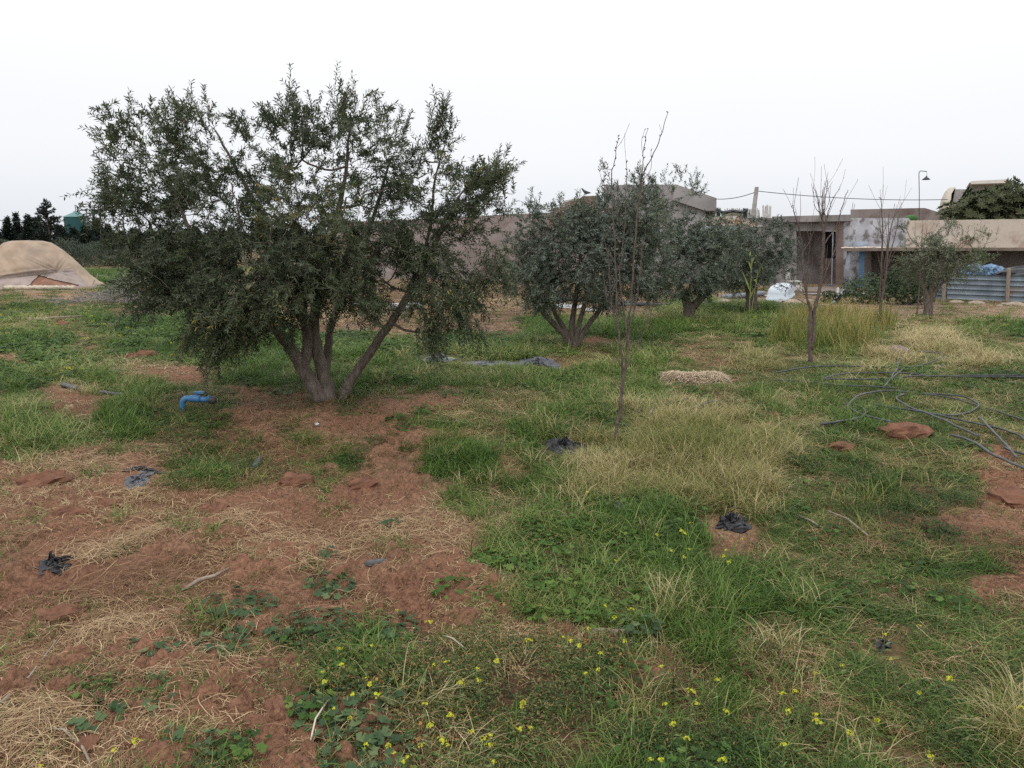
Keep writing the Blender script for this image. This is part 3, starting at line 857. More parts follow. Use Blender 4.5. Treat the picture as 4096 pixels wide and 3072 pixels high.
# --- rusty lean-to roof sheet under the gable, cane screen, netting, pole and cable
def corrugated(name, A, B, C_, D, nrib, m, label=None, cat=None, parent=None, amp=.02, up=(0, -.4, 1)):
    """A,B lower left/right, C_,D upper right/left; ribs run left-right"""
    k = nrib * 14; V = []
    nrm = unit(np.cross(B - A, D - A)); 
    for i in range(k + 1):
        t = i / k; off = nrm * amp * (2 * (.5 + .5 * math.cos(t * nrib * 2 * math.pi)) ** 5 - .5)
        for s_ in (0, .25, .5, .75, 1): 
            p = (A * (1 - s_) + B * s_) * (1 - t) + (D * (1 - s_) + C_ * s_) * t + off
            V.append(p)
    V = np.array(V); n0 = len(V)
    V = np.vstack([V, V + nrm * .004])
    Q = []
    for i in range(k):
        for j in range(4):
            a_ = i * 5 + j; Q.append((a_, a_ + 1, a_ + 6, a_ + 5)); Q.append((n0 + a_, n0 + a_ + 5, n0 + a_ + 6, n0 + a_ + 1))
    mb = MB(); mb.add(V, None, Q)
    if parent is None: return mb.single(name, m, label, cat, smooth=True)
    return mb.build(name, m, parent, True)
lt = thing('lean_to_roof', 'lean-to roof of faded corrugated sheet with blue edge below the gable', 'roof', P(2880, 900, 33))
corrugated('corrugated_sheet', P(2800, 905, 32.2), P(3070, 915, 32.2), P(2950, 868, 33.2), P(2812, 872, 33.2), 5, M_rust, parent=lt, amp=.03)
part('edge_board', mat('pale_blue_board', (.34, .42, .46), (.45, .52, .55), bump=.1), lt, [([(2800, 903), (2945, 908), (2945, 922), (2800, 918)], 32.1, .06)])
part('lean_to_wall', M_grey, lt, [([(2800, 918), (3085, 918), (3085, 1152), (2800, 1152)], 34.4, .2)])
cs = thing('cane_screen', 'screen of upright whitened canes on the shed roof', 'screen', P(3000, 868, 35))
cane0 = None
for x_ in np.arange(2905, 3084, 4.2):
    top = 832 + 8 * random.random() if x_ < 3048 else 818 + 7 * random.random()
    if 3040 < x_ < 3048: continue
    mb = MB(); q = P(x_ + random.uniform(-4, 2) - (4 if x_ < 3040 else 0), top, 35.3 + random.random() * .1); mb.tube([P(x_, 876, 35.3), q], .028, 5)
    mb.build('cane', M_cane, cs)
mb = MB()
xs = np.linspace(2868, 2990, 26); V = []
for x_ in xs:
    t = (x_ - 2868) / 122; top = 829 + 26 * math.sin(math.pi * t) ** .8 * .55 + 5 * math.sin(t * 9); 
    dd = 34.8 + .08 * math.sin(x_ / 5)
    V.append([P(x_, top, dd), P(x_, top + 7 + 2 * math.sin(x_ / 4), dd - .12), P(x_, top + 12, dd - .05)])
V = np.array(V).reshape(-1, 3); i = np.arange(25)[:, None] * 3; j = np.arange(2)[None]
mb.add(V, None, np.stack([i + j, i + 3 + j, i + 4 + j, i + 1 + j], -1).reshape(-1, 4))
for x0_, x1_ in ((2866, 2884), (2972, 2992)):
    panel(mb, [(x0_, 832), (x1_, 838), (x1_ - 4, 874), (x0_, 876)], 34.85, .05)
mb.single('black_netting', M_net, 'black netting sagging over the roof beside the gable', 'netting')
mb = MB(); panel(mb, [(2884, 846), (2972, 850), (2968, 872), (2886, 874)], 35.0, .06)
mb.single('khaki_sheet', mat('khaki_cloth', (.26, .24, .17), (.34, .31, .23), bump=.2), 'khaki cloth sheet hanging under the black netting', 'sheet')
mb = MB(); mb.tube([P(3012, 900, 33.9) * (1, 1, 1), P(3018, 820, 33.9), P(3027, 748, 33.9)], [.10, .095, .085], 8, .06)
mb.single('concrete_pole', M_conc, 'slanting square concrete pole rising above the shed roof', 'pole')
def wire(name, pts, r, label, parent=None, m=None):
    mb = MB(); mb.tube(pts, r, 5); return mb.single(name, m or M_iron, label, 'cable', smooth=True)
def sag(a, b, s, n=14):
    t = np.linspace(0, 1, n)[:, None]; p = a * (1 - t) + b * t; p[:, 2] -= (4 * s * t * (1 - t)).ravel(); return p
wire('overhead_cable', sag(P(3027, 764, 33.9), P(3790, 798, 35.5), .14, 24), .016, 'overhead cable running right from the concrete pole to the covered stack')
wire('overhead_cable', sag(P(3027, 766, 33.9), P(2864, 796, 35.8), .10), .016, 'short overhead cable from the concrete pole to the gable corner')
# --- lamp on its bent pole
lp = thing('roof_lamp', 'thin bent pole carrying a small hanging shade lamp above the roofs', 'lamp', P(3677, 836, 36.8))
mb = MB(); mb.tube(smooth_path([P(3677, 900, 36.8), P(3677, 780, 36.8), P(3676, 700, 36.8), P(3678, 688, 36.8), P(3684, 684, 36.8), P(3707, 686, 36.8)], 4), .018, 6)
mb.build('pole', M_iron, lp, True)
mb = MB(); mb.tube([P(3707, 686, 36.8), P(3708, 704, 36.8)], .010, 4); mb.build('cord', M_iron, lp)
mb = MB(); q = P(3706, 703, 36.8)
mb.tube([q, q - (0, 0, .05), q - (0, 0, .10), q - (0, 0, .18)], [.025, .04, .10, .19], 14); mb.build('lamp_shade', mat('dark_enamel', (.03, .035, .05), (.05, .055, .07), rough=.4, bump=0), lp, True)
# --- green sack on the roof edge
V_, T_, Q_ = rock(12, 8, .8, .15); mb = MB(); mb.add(V_ * np.array((.30, .22, .22)) + P(3643, 876, 34.9), T_, Q_)
mb.single('green_sack', mat('green_plastic', (.03, .10, .018), (.05, .15, .03), rough=.7, scale=5, bump=.4), 'bright green sack on the roof in front of the parapet', 'sack', smooth=True)
# --- covered stack and awning far right
st = thing('covered_stack', 'high stack under a cream tarpaulin standing behind the loquat tree', 'covered stack', P(3850, 880, 40))
V = []; n_ = 16
prof = [(3757, 882), (3756, 840), (3764, 800), (3780, 765), (3792, 752), (3830, 748), (3872, 752)]
prof = smooth_path([(a_, b_, 0) for a_, b_ in prof], 4)[:, :2]
mb = MB(); V = []
for (X_, Y_) in prof:
    for s_ in np.linspace(0, 1, 6):
        V.append(P(X_ + 38 * s_ * (1 if Y_ > 752 else 0) * (1 - (X_ - 3756) / 130), Y_ + 5 * s_, 39.4 + (0 if s_ < .1 else .0) + .8 * s_ + .07 * math.sin(Y_ / 6 + s_ * 7)))
V = np.array(V); k = len(prof); i = np.arange(k - 1)[:, None] * 6; j = np.arange(5)[None]
mb.add(V, None, np.stack([i + j, i + 1 + j, i + 7 + j, i + 6 + j], -1).reshape(-1, 4))
mb = MB(); panel(mb, [(3757, 882), (3756, 835), (3764, 800), (3779, 768), (3797, 751), (3822, 749), (3806, 775), (3797, 882)], 39.9, 2.2)
mb.build('tarpaulin', mat('cream_canvas', (.50, .43, .35), (.60, .54, .46), scale=2, bump=.3), st, True)
part('stack_side', mat('stack_wall', (.33, .31, .30), (.42, .40, .385), bump=.3), st, [([(3782, 766), (3800, 757), (3876, 757), (3882, 730), (4040, 722), (4096, 738), (4096, 882), (3786, 882)], 40.3, 2.5)])
part('awning', mat('cream_awning', (.62, .57, .50), (.72, .68, .62), scale=3, bump=.1), st, [([(3880, 728), (3888, 724), (4030, 717), (4046, 722), (4034, 731), (3884, 736)], 39.4, 2.6)])
part('strut', M_wood, st, [([(3864, 752), (3870, 752), (3884, 732), (3878, 730)], 39.5, .1)])
# --- corrugated sheet fence with posts
fn = thing('metal_fence', 'low fence of ribbed bluish zinc sheets with wooden posts', 'fence', P(3900, 1210, 24) * (1, 1, 0))
D0 = 24.2
def fence_sheet(x0, x1, t0, t1, b0, b1, d0, d1):
    corrugated('zinc_sheet', P(x0, b0, d0), P(x1, b1, d1), P(x1, t1, d1), P(x0, t0, d0), 5, M_zinc, parent=fn, amp=.022)
fence_sheet(3728, 3792, 1120, 1116, 1192, 1196, 24.9, 24.7)
fence_sheet(3788, 4034, 1094, 1102, 1194, 1204, 24.6, 24.1)
fence_sheet(4030, 4330, 1101, 1108, 1204, 1214, 24.2, 23.7)
for (x_, t, bt, r_, d_) in ((3779, 1112, 1200, .055, 24.5), (4034, 1072, 1216, .06, 23.95), (4290, 1080, 1216, .06, 23.6)):
    mb = MB(); mb.tube([P(x_ - 6, bt + 4, d_), P(x_ - 3, (t + bt) / 2, d_), P(x_ + 2, t + 6, d_), P(x_ + 2, t, d_)], [r_, r_ * .95, r_ * .9, r_ * .6], 8, .15)
    mb.build('post', M_wood, fn)
# black sheet and blue heap behind the fence
mb = MB()
V_, T_, Q_ = rock(14, 9, .9, .5); mb.add(V_ * np.array((.75, .5, .45)) + P(3930, 1108, 26) , T_, Q_)
for k in range(26):
    a0 = P(3905 + rng.random() * 80, 1070 + rng.random() * 25, 25.6 + rng.random() * .3)
    mb.tube([a0, a0 + (rng.normal() * .12, -.05, -.1), a0 + (rng.normal() * .2, -.02, -.25)], [.05, .06, .03], 4)
mb.single('blue_plastic_heap', M_bluesheet, 'crumpled blue plastic sheeting heaped behind the metal fence', 'plastic sheet')
mb = MB(); V_, T_, Q_ = rock(14, 9, .7, .4); mb.add(V_ * np.array((.42, .4, .38)) + P(3888, 1092, 26.2), T_, Q_)
mb.single('black_sack', M_black, 'black sack beside the blue plastic behind the fence', 'sack')
mb = MB(); V_, T_, Q_ = rock(16, 9, .5, .2); mb.add(V_ * np.array((1.25, .6, .7)) + P(4130, 1105, 25.5), T_, Q_)
mb.single('black_tarp_heap', M_black, 'black covered heap behind the fence at the right edge', 'heap')
# stones at the foot of the fence
for k, (x_, y_, s_, lb) in enumerate(((3826, 1212, .20, 'long tan stone left of the other fence stones'), (3905, 1216, .23, 'broad tan stone below the middle of the metal fence'),
        (3998, 1224, .10, 'small pale stone left of the tall fence post'), (4021, 1219, .15, 'round tan stone at the foot of the tall fence post'), (4062, 1222, .25, 'long low tan stone right of the tall fence post'),
        (4105, 1228, .16, 'brown stone at the right edge below the fence'))):
    V_, T_, Q_ = rock(10, 7, .55, .22); mb = MB(); mb.add(V_ * s_ * np.array((1.25, .8, .8)) + G(x_, y_), T_, Q_)
    mb.single('stone', M_stone, lb, 'stone', group='stones along the foot of the metal fence', smooth=True)

# ------------------------------------------------------------------ farmyard items
# upturned bathtub on a board
def bathtub():
    o = thing('bathtub', 'upturned white enamel bathtub lying in the farmyard on a board', 'bathtub', G(3110, 1208))
    A = G(3084, 1211); B = G(3156, 1190)       # near-left end, far-right end
    ax = unit(B - A); L_ = 1.45; ax[2] = 0
    sd_ = np.array((ax[1], -ax[0], 0)); c0 = (A + B) / 2; c0[2] = 0
    V = []; n1 = 40; levels = [(0, 1.0), (.06, 1.0), (.065, .93), (.25, .90), (.38, .84), (.46, .70), (.50, .45), (.51, .0)]
    for z, s in levels:
        for a in np.linspace(0, 2 * np.pi, n1, endpoint=False):
            ca, sa = math.cos(a), math.sin(a)
            hx, hy, rc = L_ / 2 * s, .36 * s, .20 * s            # rounded rectangle
            tt = (ca * (hx - rc) * 1.0, sa * (hy - rc)); k_ = 1 / max(abs(ca) / max(hx, 1e-5), abs(sa) / max(hy, 1e-5), 1e-6); ex, ey = ca * k_, sa * k_
            ox_, oy_ = max(0, abs(ex) - (hx - rc)), max(0, abs(ey) - (hy - rc)); m_ = math.hypot(ox_, oy_)
            if m_ > rc > 0:
                ex = math.copysign(hx - rc + ox_ * rc / m_, ex) if ox_ else ex; ey = math.copysign(hy - rc + oy_ * rc / m_, ey) if oy_ else ey
            V.append(c0 + ax * ex + sd_ * ey + (0, 0, z * .86 + .13 * (ex / L_ + .5) + .02))
    k = len(levels); i = np.arange(k - 1)[:, None] * n1; j = np.arange(n1)[None]; j2 = (j + 1) % n1
    mb = MB(); mb.add(V, None, np.stack([i + j, i + j2, i + n1 + j2, i + n1 + j], -1).reshape(-1, 4)); mb.build('tub_shell', M_enamel, o, True)
    mb = MB(); q = c0 + ax * .45 + (0, 0, .56); mb.tube([q, q + (0, 0, .03)], .035, 10); mb.build('drain', M_iron, o)
    mb = MB(); p0 = G(3105, 1212); p1 = G(3185, 1178); 
    mb.tube([p0 + (0, 0, .02), p1 + (0, 0, .30)], .045, 4); mb.tube([p0 + (.10, .06, .02), p1 + (.10, .06, .30)], .045, 4)
    mb.single('plank', M_conc, 'pale plank leaning under the upturned bathtub', 'plank')
bathtub()
# plastic chair
def chair():
    q = G(3172, 1170); o = thing('plastic_chair', 'white plastic garden chair facing right by the shed wall', 'chair', q)
    def Lp(x, y, z): return q + np.array((x, y, z))
    mb = MB(); mb.box(Lp(-.20, -.2, .40), Lp(.22, .2, .44)); mb.build('seat', M_white_pl, o)
    mb = MB()
    mb.tube(smooth_path([Lp(-.2, -.18, .42), Lp(-.27, -.19, .70), Lp(-.30, -.08, .86), Lp(-.30, .08, .86), Lp(-.27, .19, .70), Lp(-.2, .18, .42)], 5), .022, 5)
    for s_ in (-.09, 0, .09): mb.tube([Lp(-.2, s_, .42), Lp(-.30, s_, .85)], .018, 4)
    mb.build('backrest', M_white_pl, o)
    for a, c_ in ((-.2, -.18), (.2, -.18), (-.2, .18), (.2, .18)):
        mb = MB(); mb.tube([Lp(a, c_, .42), Lp(a * 1.15, c_ * 1.15, 0)], .028, 5); mb.build('leg', M_white_pl, o)
chair()
def log(name, pts, r, m, label, cat, n=8, jit=.1, group=None, smooth=True):
    mb = MB(); mb.tube(np.array(pts), r, n, jit); return mb.single(name, m, label, cat, group=group, smooth=smooth)
log('steel_pipe', [G(2890, 1200) + (0, 0, .09), G(3055, 1188) + (0, 0, .12)], .09, M_pipe, 'thick grey pipe lying left of the upturned bathtub', 'pipe')
log('black_pipe', [G(2135, 1206) + (0, 0, .1), G(2330, 1212) + (0, 0, .1), G(2620, 1232) + (0, 0, .07)], .07, M_hose, 'long black pipe lying behind the second olive tree', 'pipe')
log('grey_pipe', [G(2395, 1228) + (0, 0, .06), G(2690, 1226) + (0, 0, .06)], .04, M_hosegrey, 'long pale grey pipe beyond the bare sapling', 'pipe')
log('pale_post', [G(3330, 1218) + (0, 0, .04), G(3400, 1180) + (0, 0, .42)], .05, M_pipe, 'pale pipe propped against the left round bush', 'pipe')
log('pale_post', [G(3350, 1212) + (0, 0, .0), G(3348, 1196) + (0, 0, .35)], .05, M_conc, 'short white stump beside the leaning pale pipe', 'stump')
def sheet(name, pts, m, label, cat, wob=.03, h=.04, nn=10):
    """crumpled sheet over a quad given by four photo ground points"""
    a, b_, c_, d_ = [G(*p) for p in pts]
    V = []
    for i in range(nn + 1):
        for j in range(nn + 1):
            s, t = i / nn, j / nn
            s2 = np.clip(s + .06 * rng.normal(), -.05, 1.05); t2 = np.clip(t + .06 * rng.normal(), -.05, 1.05)
            p = (a * (1 - s2) + b_ * s2) * (1 - t2) + (d_ * (1 - s2) + c_ * s2) * t2
            V.append(p + (0, 0, .015 + h * (fbm(np.array(s * 3.1 + a[0]), np.array(t * 3.1), 3, 5)) + wob * rng.random()))
    i = np.arange(nn)[:, None] * (nn + 1); j = np.arange(nn)[None]
    mb = MB(); mb.add(V, None, np.stack([i + j, i + nn + 1 + j, i + nn + 2 + j, i + 1 + j], -1).reshape(-1, 4))
    V = np.array(V)
    return mb.single(name, m, label, cat, smooth=False)
M_pale = mat('pale_board', (.28, .28, .28), (.40, .40, .39), scale=4, bump=.1)
sheet('white_sheet', [(2190, 1236), (2300, 1244), (2350, 1228), (2240, 1220)], M_pale, 'pale flat sheet lying under the second olive tree', 'sheet')
sheet('white_sheet', [(2330, 1250), (2400, 1252), (2390, 1240), (2340, 1238)], M_pale, 'small pale board lying left of the bare sapling', 'board')
sheet('white_sheet', [(1400, 1222), (1500, 1224), (1490, 1206), (1400, 1208)], M_pale, 'pale sheet on the ground seen between the big olive stems', 'sheet')
log('grey_beam', [G(1560, 1246) + (0, 0, .12), G(1690, 1238) + (0, 0, .12)], .10, M_pale, 'pale beam lying behind the leaning olive stem', 'beam')
for k, (x_, y_, s_) in enumerate(((2890, 1208, .24), (2850, 1216, .18), (2815, 1220, .2), (2960, 1212, .12), (2760, 1222, .15), (3175, 1212, .28), (3230, 1205, .16), (2695, 1246, .10), (3300, 1222, .13))):
    V_, T_, Q_ = rock(9, 6, .6, .4); mb = MB(); mb.add(V_ * s_ * np.array((1.2, .9, .7)) + G(x_, y_), T_, Q_)
    lbs = ['large pale rock left of the grey pipe', 'rock nearest the third olive tree stems', 'rubble stone behind the third olive tree', 'small stone beside the grey pipe', 'stone in the shade of the third olive crown',
           'brown rock under the bathtub plank', 'rounded brown clump right of the bathtub', 'flat pale stone in the green strip by the third olive', 'small tan stone left of the leaning pale pipe']
    mb.single('rock', M_stone, lbs[k], 'rock', group='rocks scattered across the farmyard')
for k, (a, b_, lb) in enumerate((((2780, 1212), (2900, 1222), 'bent dark plastic strip on the ground beneath the third olive'), ((3215, 1180), (3330, 1186), 'flat grey board lying in the yard before the doorway'),
        ((3100, 1196), (3000, 1180), 'thin plank lying behind the bathtub'), ((2700, 1214), (2790, 1224), 'pale thin lath under the third olive'), ((3390, 1176), (3470, 1182), 'grey lath at the foot of the porch post'))):
    log('lath', [G(*a) + (0, 0, .03), (G(*a) + G(*b_)) / 2 + (0, 0, .06), G(*b_) + (0, 0, .03)], .035, M_conc if k else M_black, lb, 'lath', 4)
# concrete kerb of the yard before the shed
mb = MB(); a_ = G(3180, 1172); b_ = G(3470, 1178)
mb.poly([a_ + (0, 0, .0), b_ + (0, 0, 0), b_ + (0, 0, .08), a_ + (0, 0, .08)], [a_ + (0, 3, .0), b_ + (0, 3, 0), b_ + (0, 3, .08), a_ + (0, 3, .08)])
tag(mb.single('pavement', M_slab, None, None), 'low dusty concrete apron before the shed doorway', None, None, 'structure')

# ------------------------------------------------------------------ the heap under canvas, left
def heap():
    KX, KY = 196, 1077
    o = thing('covered_heap', 'large rounded heap covered with beige canvas pulled into a knot', 'covered heap', G(120, 1150) + (0, 2, 0))
    cx, cy, a, bb, hh = P(128, 1150, 33.4)[0], 33.4, 2.85, 2.5, 1.93
    knot = P(KX, KY, 31.9)
    na, nb = 420, 130
    V = []
    A_ = np.linspace(0, 2 * np.pi, na, endpoint=False); A_ = A_ + .55 * np.sin(A_ + np.pi / 2) * -1
    for i in range(nb + 1):
        t = i / nb                      # 0 top .. 1 bottom
        ph = t * np.pi / 2
        rr_ = t ** .85; z = hh * np.interp(rr_, [0, .20, .32, .45, .57, .68, .79, .90, 1.0], [1.0, .99, .945, .80, .62, .43, .235, .085, 0.0])
        V.append(np.stack([cx + a * rr_ * np.cos(A_) * (1 + .04 * np.sin(3 * A_)) , cy + bb * rr_ * np.sin(A_), np.full(na, z)], -1))
    V = np.array(V).reshape(-1, 3)
    # folds radiating from the knot on the near face
    d = V[:, [0, 2]] - knot[[0, 2]]; r = np.hypot(d[:, 0], d[:, 1]) + 1e-3; an = np.arctan2(d[:, 1], d[:, 0])
    face = np.clip((cy - V[:, 1]) / bb * 2.0, 0, 1)
    disp = np.zeros(len(V))
    for ang, wdt, amp, ln in ((98, .05, .12, 1.3), (140, .05, .05, 1.0), (155, .05, .06, 1.3), (60, .06, .05, .9), (40, .06, .05, 1.1), (12, .06, .05, 1.3), (-14, .05, .09, 1.8),
                              (190, .035, .11, 2.4), (-60, .06, .05, .8), (-100, .06, .04, .7), (-130, .05, .06, .9), (-150, .05, .05, .9), (-35, .05, .06, 1.3), (118, .05, .03, 1.2)):
        an0 = math.radians(ang); da = np.abs(np.angle(np.exp(1j * (an - an0)))) * r
        amp *= 2.0; wdt *= .8
        disp -= 1.7 * amp * np.exp(-(da / .055) ** 2) * np.exp(-(r / ln) ** 2)
        disp += 1.3 * amp * np.exp(-(da / (wdt * (.5 + r * .6))) ** 2) * np.exp(-(r / ln) ** 2) - .35 * amp * np.exp(-((da - .14) / .10) ** 2) * np.exp(-(r / ln) ** 2)
    disp *= 1 - .8 * np.exp(-(r / .30) ** 2)
    disp -= .10 * np.exp(-(r / .16) ** 2)
    disp += .05 * (fbm(V[:, 0] / .8 + V[:, 2], V[:, 2] / .6, 3, 12) - .5) + .07 * (fbm((V[:, 0] * 1.0 + V[:, 2]) / .22, (V[:, 0] - V[:, 2]) / 1.6, 3, 33) - .5)
    nrm = unit(np.stack([(V[:, 0] - cx) / a ** 2, (V[:, 1] - cy) / bb ** 2, V[:, 2] / hh ** 2 * .8], -1))
    # lower flap sits further back below the seam
    seam = knot[2] - .10 * np.abs(V[:, 0] - knot[0]) ** 1.6
    low = (V[:, 2] < seam) & (V[:, 0] < knot[0] + 1.5)
    inset = np.clip((seam - V[:, 2]) / .08, 0, 1) * np.clip((knot[0] + 1.8 - V[:, 0]) / .7, 0, 1)
    V = V + nrm * (disp * face)[:, None] - nrm * (.10 * inset * face)[:, None]
    i = np.arange(nb)[:, None] * na; j = np.arange(na)[None]; j2 = (j + 1) % na
    Q = np.stack([i + j, i + na + j, i + na + j2, i + j2], -1).reshape(-1, 4)
    cen = V[Q].mean(1)
    seamc = knot[2] - .10 * np.abs(cen[:, 0] - knot[0]) ** 1.6
    isl = (cen[:, 2] < seamc) & (cen[:, 1] < cy - .2) & (cen[:, 0] < knot[0] + 1.7)
    tx, tz = cen[:, 0], cen[:, 2]
    # the torn triangular opening
    X0, X1 = P(75, 1148, 31.2)[0], P(235, 1148, 31.2)[0]
    zt = np.interp(tx, [X0, P(95, 1100, 31.2)[0], P(100, 1100, 31.2)[0], X1], [.10, .16, .52, .08])
    hole = isl & (tx > X0) & (tx < X1) & (tz < zt) & (tz > .04)
    for nm, msk, m in (('canvas', ~isl, mat('beige_canvas', (.30, .22, .155), (.40, .305, .225), scale=1.6, bump=.4, c3=(.25, .20, .165), scale3=1.1, lo3=.5, hi3=.7)),
                       ('lower_flap', isl & ~hole, mat('mauve_canvas', (.26, .205, .18), (.35, .285, .255), scale=2.4, bump=.3)),
                       ('torn_opening', hole, mat('heap_earth', (.20, .10, .065), (.28, .15, .10), scale=3, bump=.5))):
        mb = MB(); VV = V.copy()
        if nm == 'torn_opening': VV = VV - nrm * .06
        mb.add(VV, None, Q[msk]); mb.build(nm, m, o, True)
    mb = MB()
    pts = []
    for x_ in np.arange(20, 300, 9):
        pts.append(P(x_, 1152 - (3 if x_ > 90 else 0) + 3 * math.sin(x_ / 12), 30.9 + .05 * math.sin(x_ / 7)) * (1, 1, 0) + (0, 0, .07))
    mb.tube(pts, [.07 + .035 * abs(math.sin(k * 1.3)) for k in range(len(pts))], 8, .2); mb.build('rolled_hem', mat('pale_hem', (.42, .35, .27), (.55, .47, .38), bump=.4, scale=6), o, True)
heap()
# ------------------------------------------------------------------ silo and its ladder tower
sl = thing('silo', 'teal metal silo with conical roof behind the conifers', 'silo', (P(305, 1000, 150)[0], 150, 0))
M_teal = mat('teal_metal', (.010, .062, .066), (.016, .085, .088), rough=.5, scale=.5, bump=0)
q = P(305, 868, 150); R_ = (P(350, 868, 150)[0] - P(260, 868, 150)[0]) / 2
mb = MB(); zs = np.linspace(0, q[2], 40); mb.tube([(q[0], q[1], z) for z in zs], [R_ * (1 + .006 * (i % 2)) for i in range(40)], 32); mb.build('tank', M_teal, sl, True)
mb = MB(); tp = P(305, 845, 150)[2]; mb.tube([(q[0], q[1], q[2] - .05), (q[0], q[1], q[2] + .05), (q[0], q[1], tp - .2), (q[0], q[1], tp)], [R_ * 1.06, R_ * 1.04, .5, .35], 32)
mb.tube([(q[0], q[1], tp), (q[0], q[1], tp + 1.2)], .08, 5); mb.build('cone_roof', mat('teal_roof', (.07, .17, .165), (.10, .22, .21), rough=.4, scale=.6, bump=0), sl, False)
tw = thing('ladder_tower', 'pale steel lattice tower beside the teal silo', 'tower', (P(360, 1000, 148)[0], 148, 0))
mb = MB()
for x_ in (346, 371):
    for dy in (0, 2.5): mb.tube([P(x_, 1000, 148) * (1, 1, 0) + (0, dy, 0), P(x_, 836, 148) + (0, dy, 0)], .13, 4)
mb.build('upright', M_pipe, tw)
for y_ in np.arange(838, 1000, 16):
    mb = MB()
    mb.tube([P(344, y_, 148), P(372, y_ + 1, 148)], .09, 4)
    m2 = MB(); m2.tube([P(344, y_, 148) + (0, 2.5, 0), P(372, y_ + 1, 148) + (0, 2.5, 0)], .09, 4); m2.build('rung', M_pipe, tw)
    mb.build('rung', M_pipe, tw)
mb = MB(); mb.tube([P(350, 834, 148), P(306, 846, 149.5)], .08, 4); mb.tube([P(348, 850, 148), P(334, 862, 149.5)], .10, 4); mb.build('brace', M_pipe, tw)
wire('power_line', sag(P(-160, 850, 105), P(205, 888, 112), .5, 10), .05, 'thin power line crossing above the conifers at the left')
# ------------------------------------------------------------------ trees
M_bark = mat('olive_bark', (.10, .078, .062), (.19, .155, .13), scale=9, bump=.9, stretch=(3, 3, .8), bdist=.02)
M_twig = mat('twig_bark', (.085, .07, .055), (.15, .125, .10), scale=20, bump=.2)
M_barered = mat('bare_bark', (.085, .060, .052), (.15, .110, .095), scale=18, bump=.4)
OL = [(0, (.024, .040, .018)), (.35, (.052, .076, .034)), (.62, (.086, .115, .050)), (.80, (.125, .155, .062)), (.93, (.115, .135, .055)), (.985, (.17, .17, .05)), (1, (.38, .25, .05))]
M_olive = leaf_mat('olive_leaf', OL, back=(.135, .155, .11), transl=.2, rough=.5, back_amt=.6, top=1)
OLF = [(0, (.024, .038, .024)), (.4, (.058, .080, .046)), (.75, (.110, .138, .078)), (1, (.21, .23, .14))]
M_olive2 = leaf_mat('olive_leaf_grey', OLF, back=(.17, .20, .17), transl=.15, rough=.45, back_amt=.6)

def leaf_cloud(base, dirs, nrm, ln, wd, rnd, fold=.25, four=True):
    """lanceolate leaves"""
    n = len(base); side = unit(np.cross(dirs, nrm)); nn = np.cross(side, dirs)
    l_ = ln[:, None]; w_ = wd[:, None]
    if four:
        V = np.stack([base, base + dirs * l_ * .3 - side * w_ * .85 + nn * w_ * fold, base + dirs * l_ * .68 - side * w_ * .8 + nn * w_ * fold, base + dirs * l_ - nn * w_ * .6,
                      base + dirs * l_ * .68 + side * w_ * .8 + nn * w_ * fold, base + dirs * l_ * .3 + side * w_ * .85 + nn * w_ * fold], 1)
        idx = np.arange(n)[:, None] * 6
        Q = np.concatenate([idx + np.array([0, 1, 2, 3])[None], idx + np.array([0, 3, 4, 5])[None]], 0)
        return V.reshape(-1, 3), Q, np.concatenate([rnd, rnd])
    V = np.stack([base, base + dirs * l_ * .5 - side * w_, base + dirs * l_, base + dirs * l_ * .5 + side * w_], 1)
    return V.reshape(-1, 3), np.arange(n * 4).reshape(n, 4), rnd

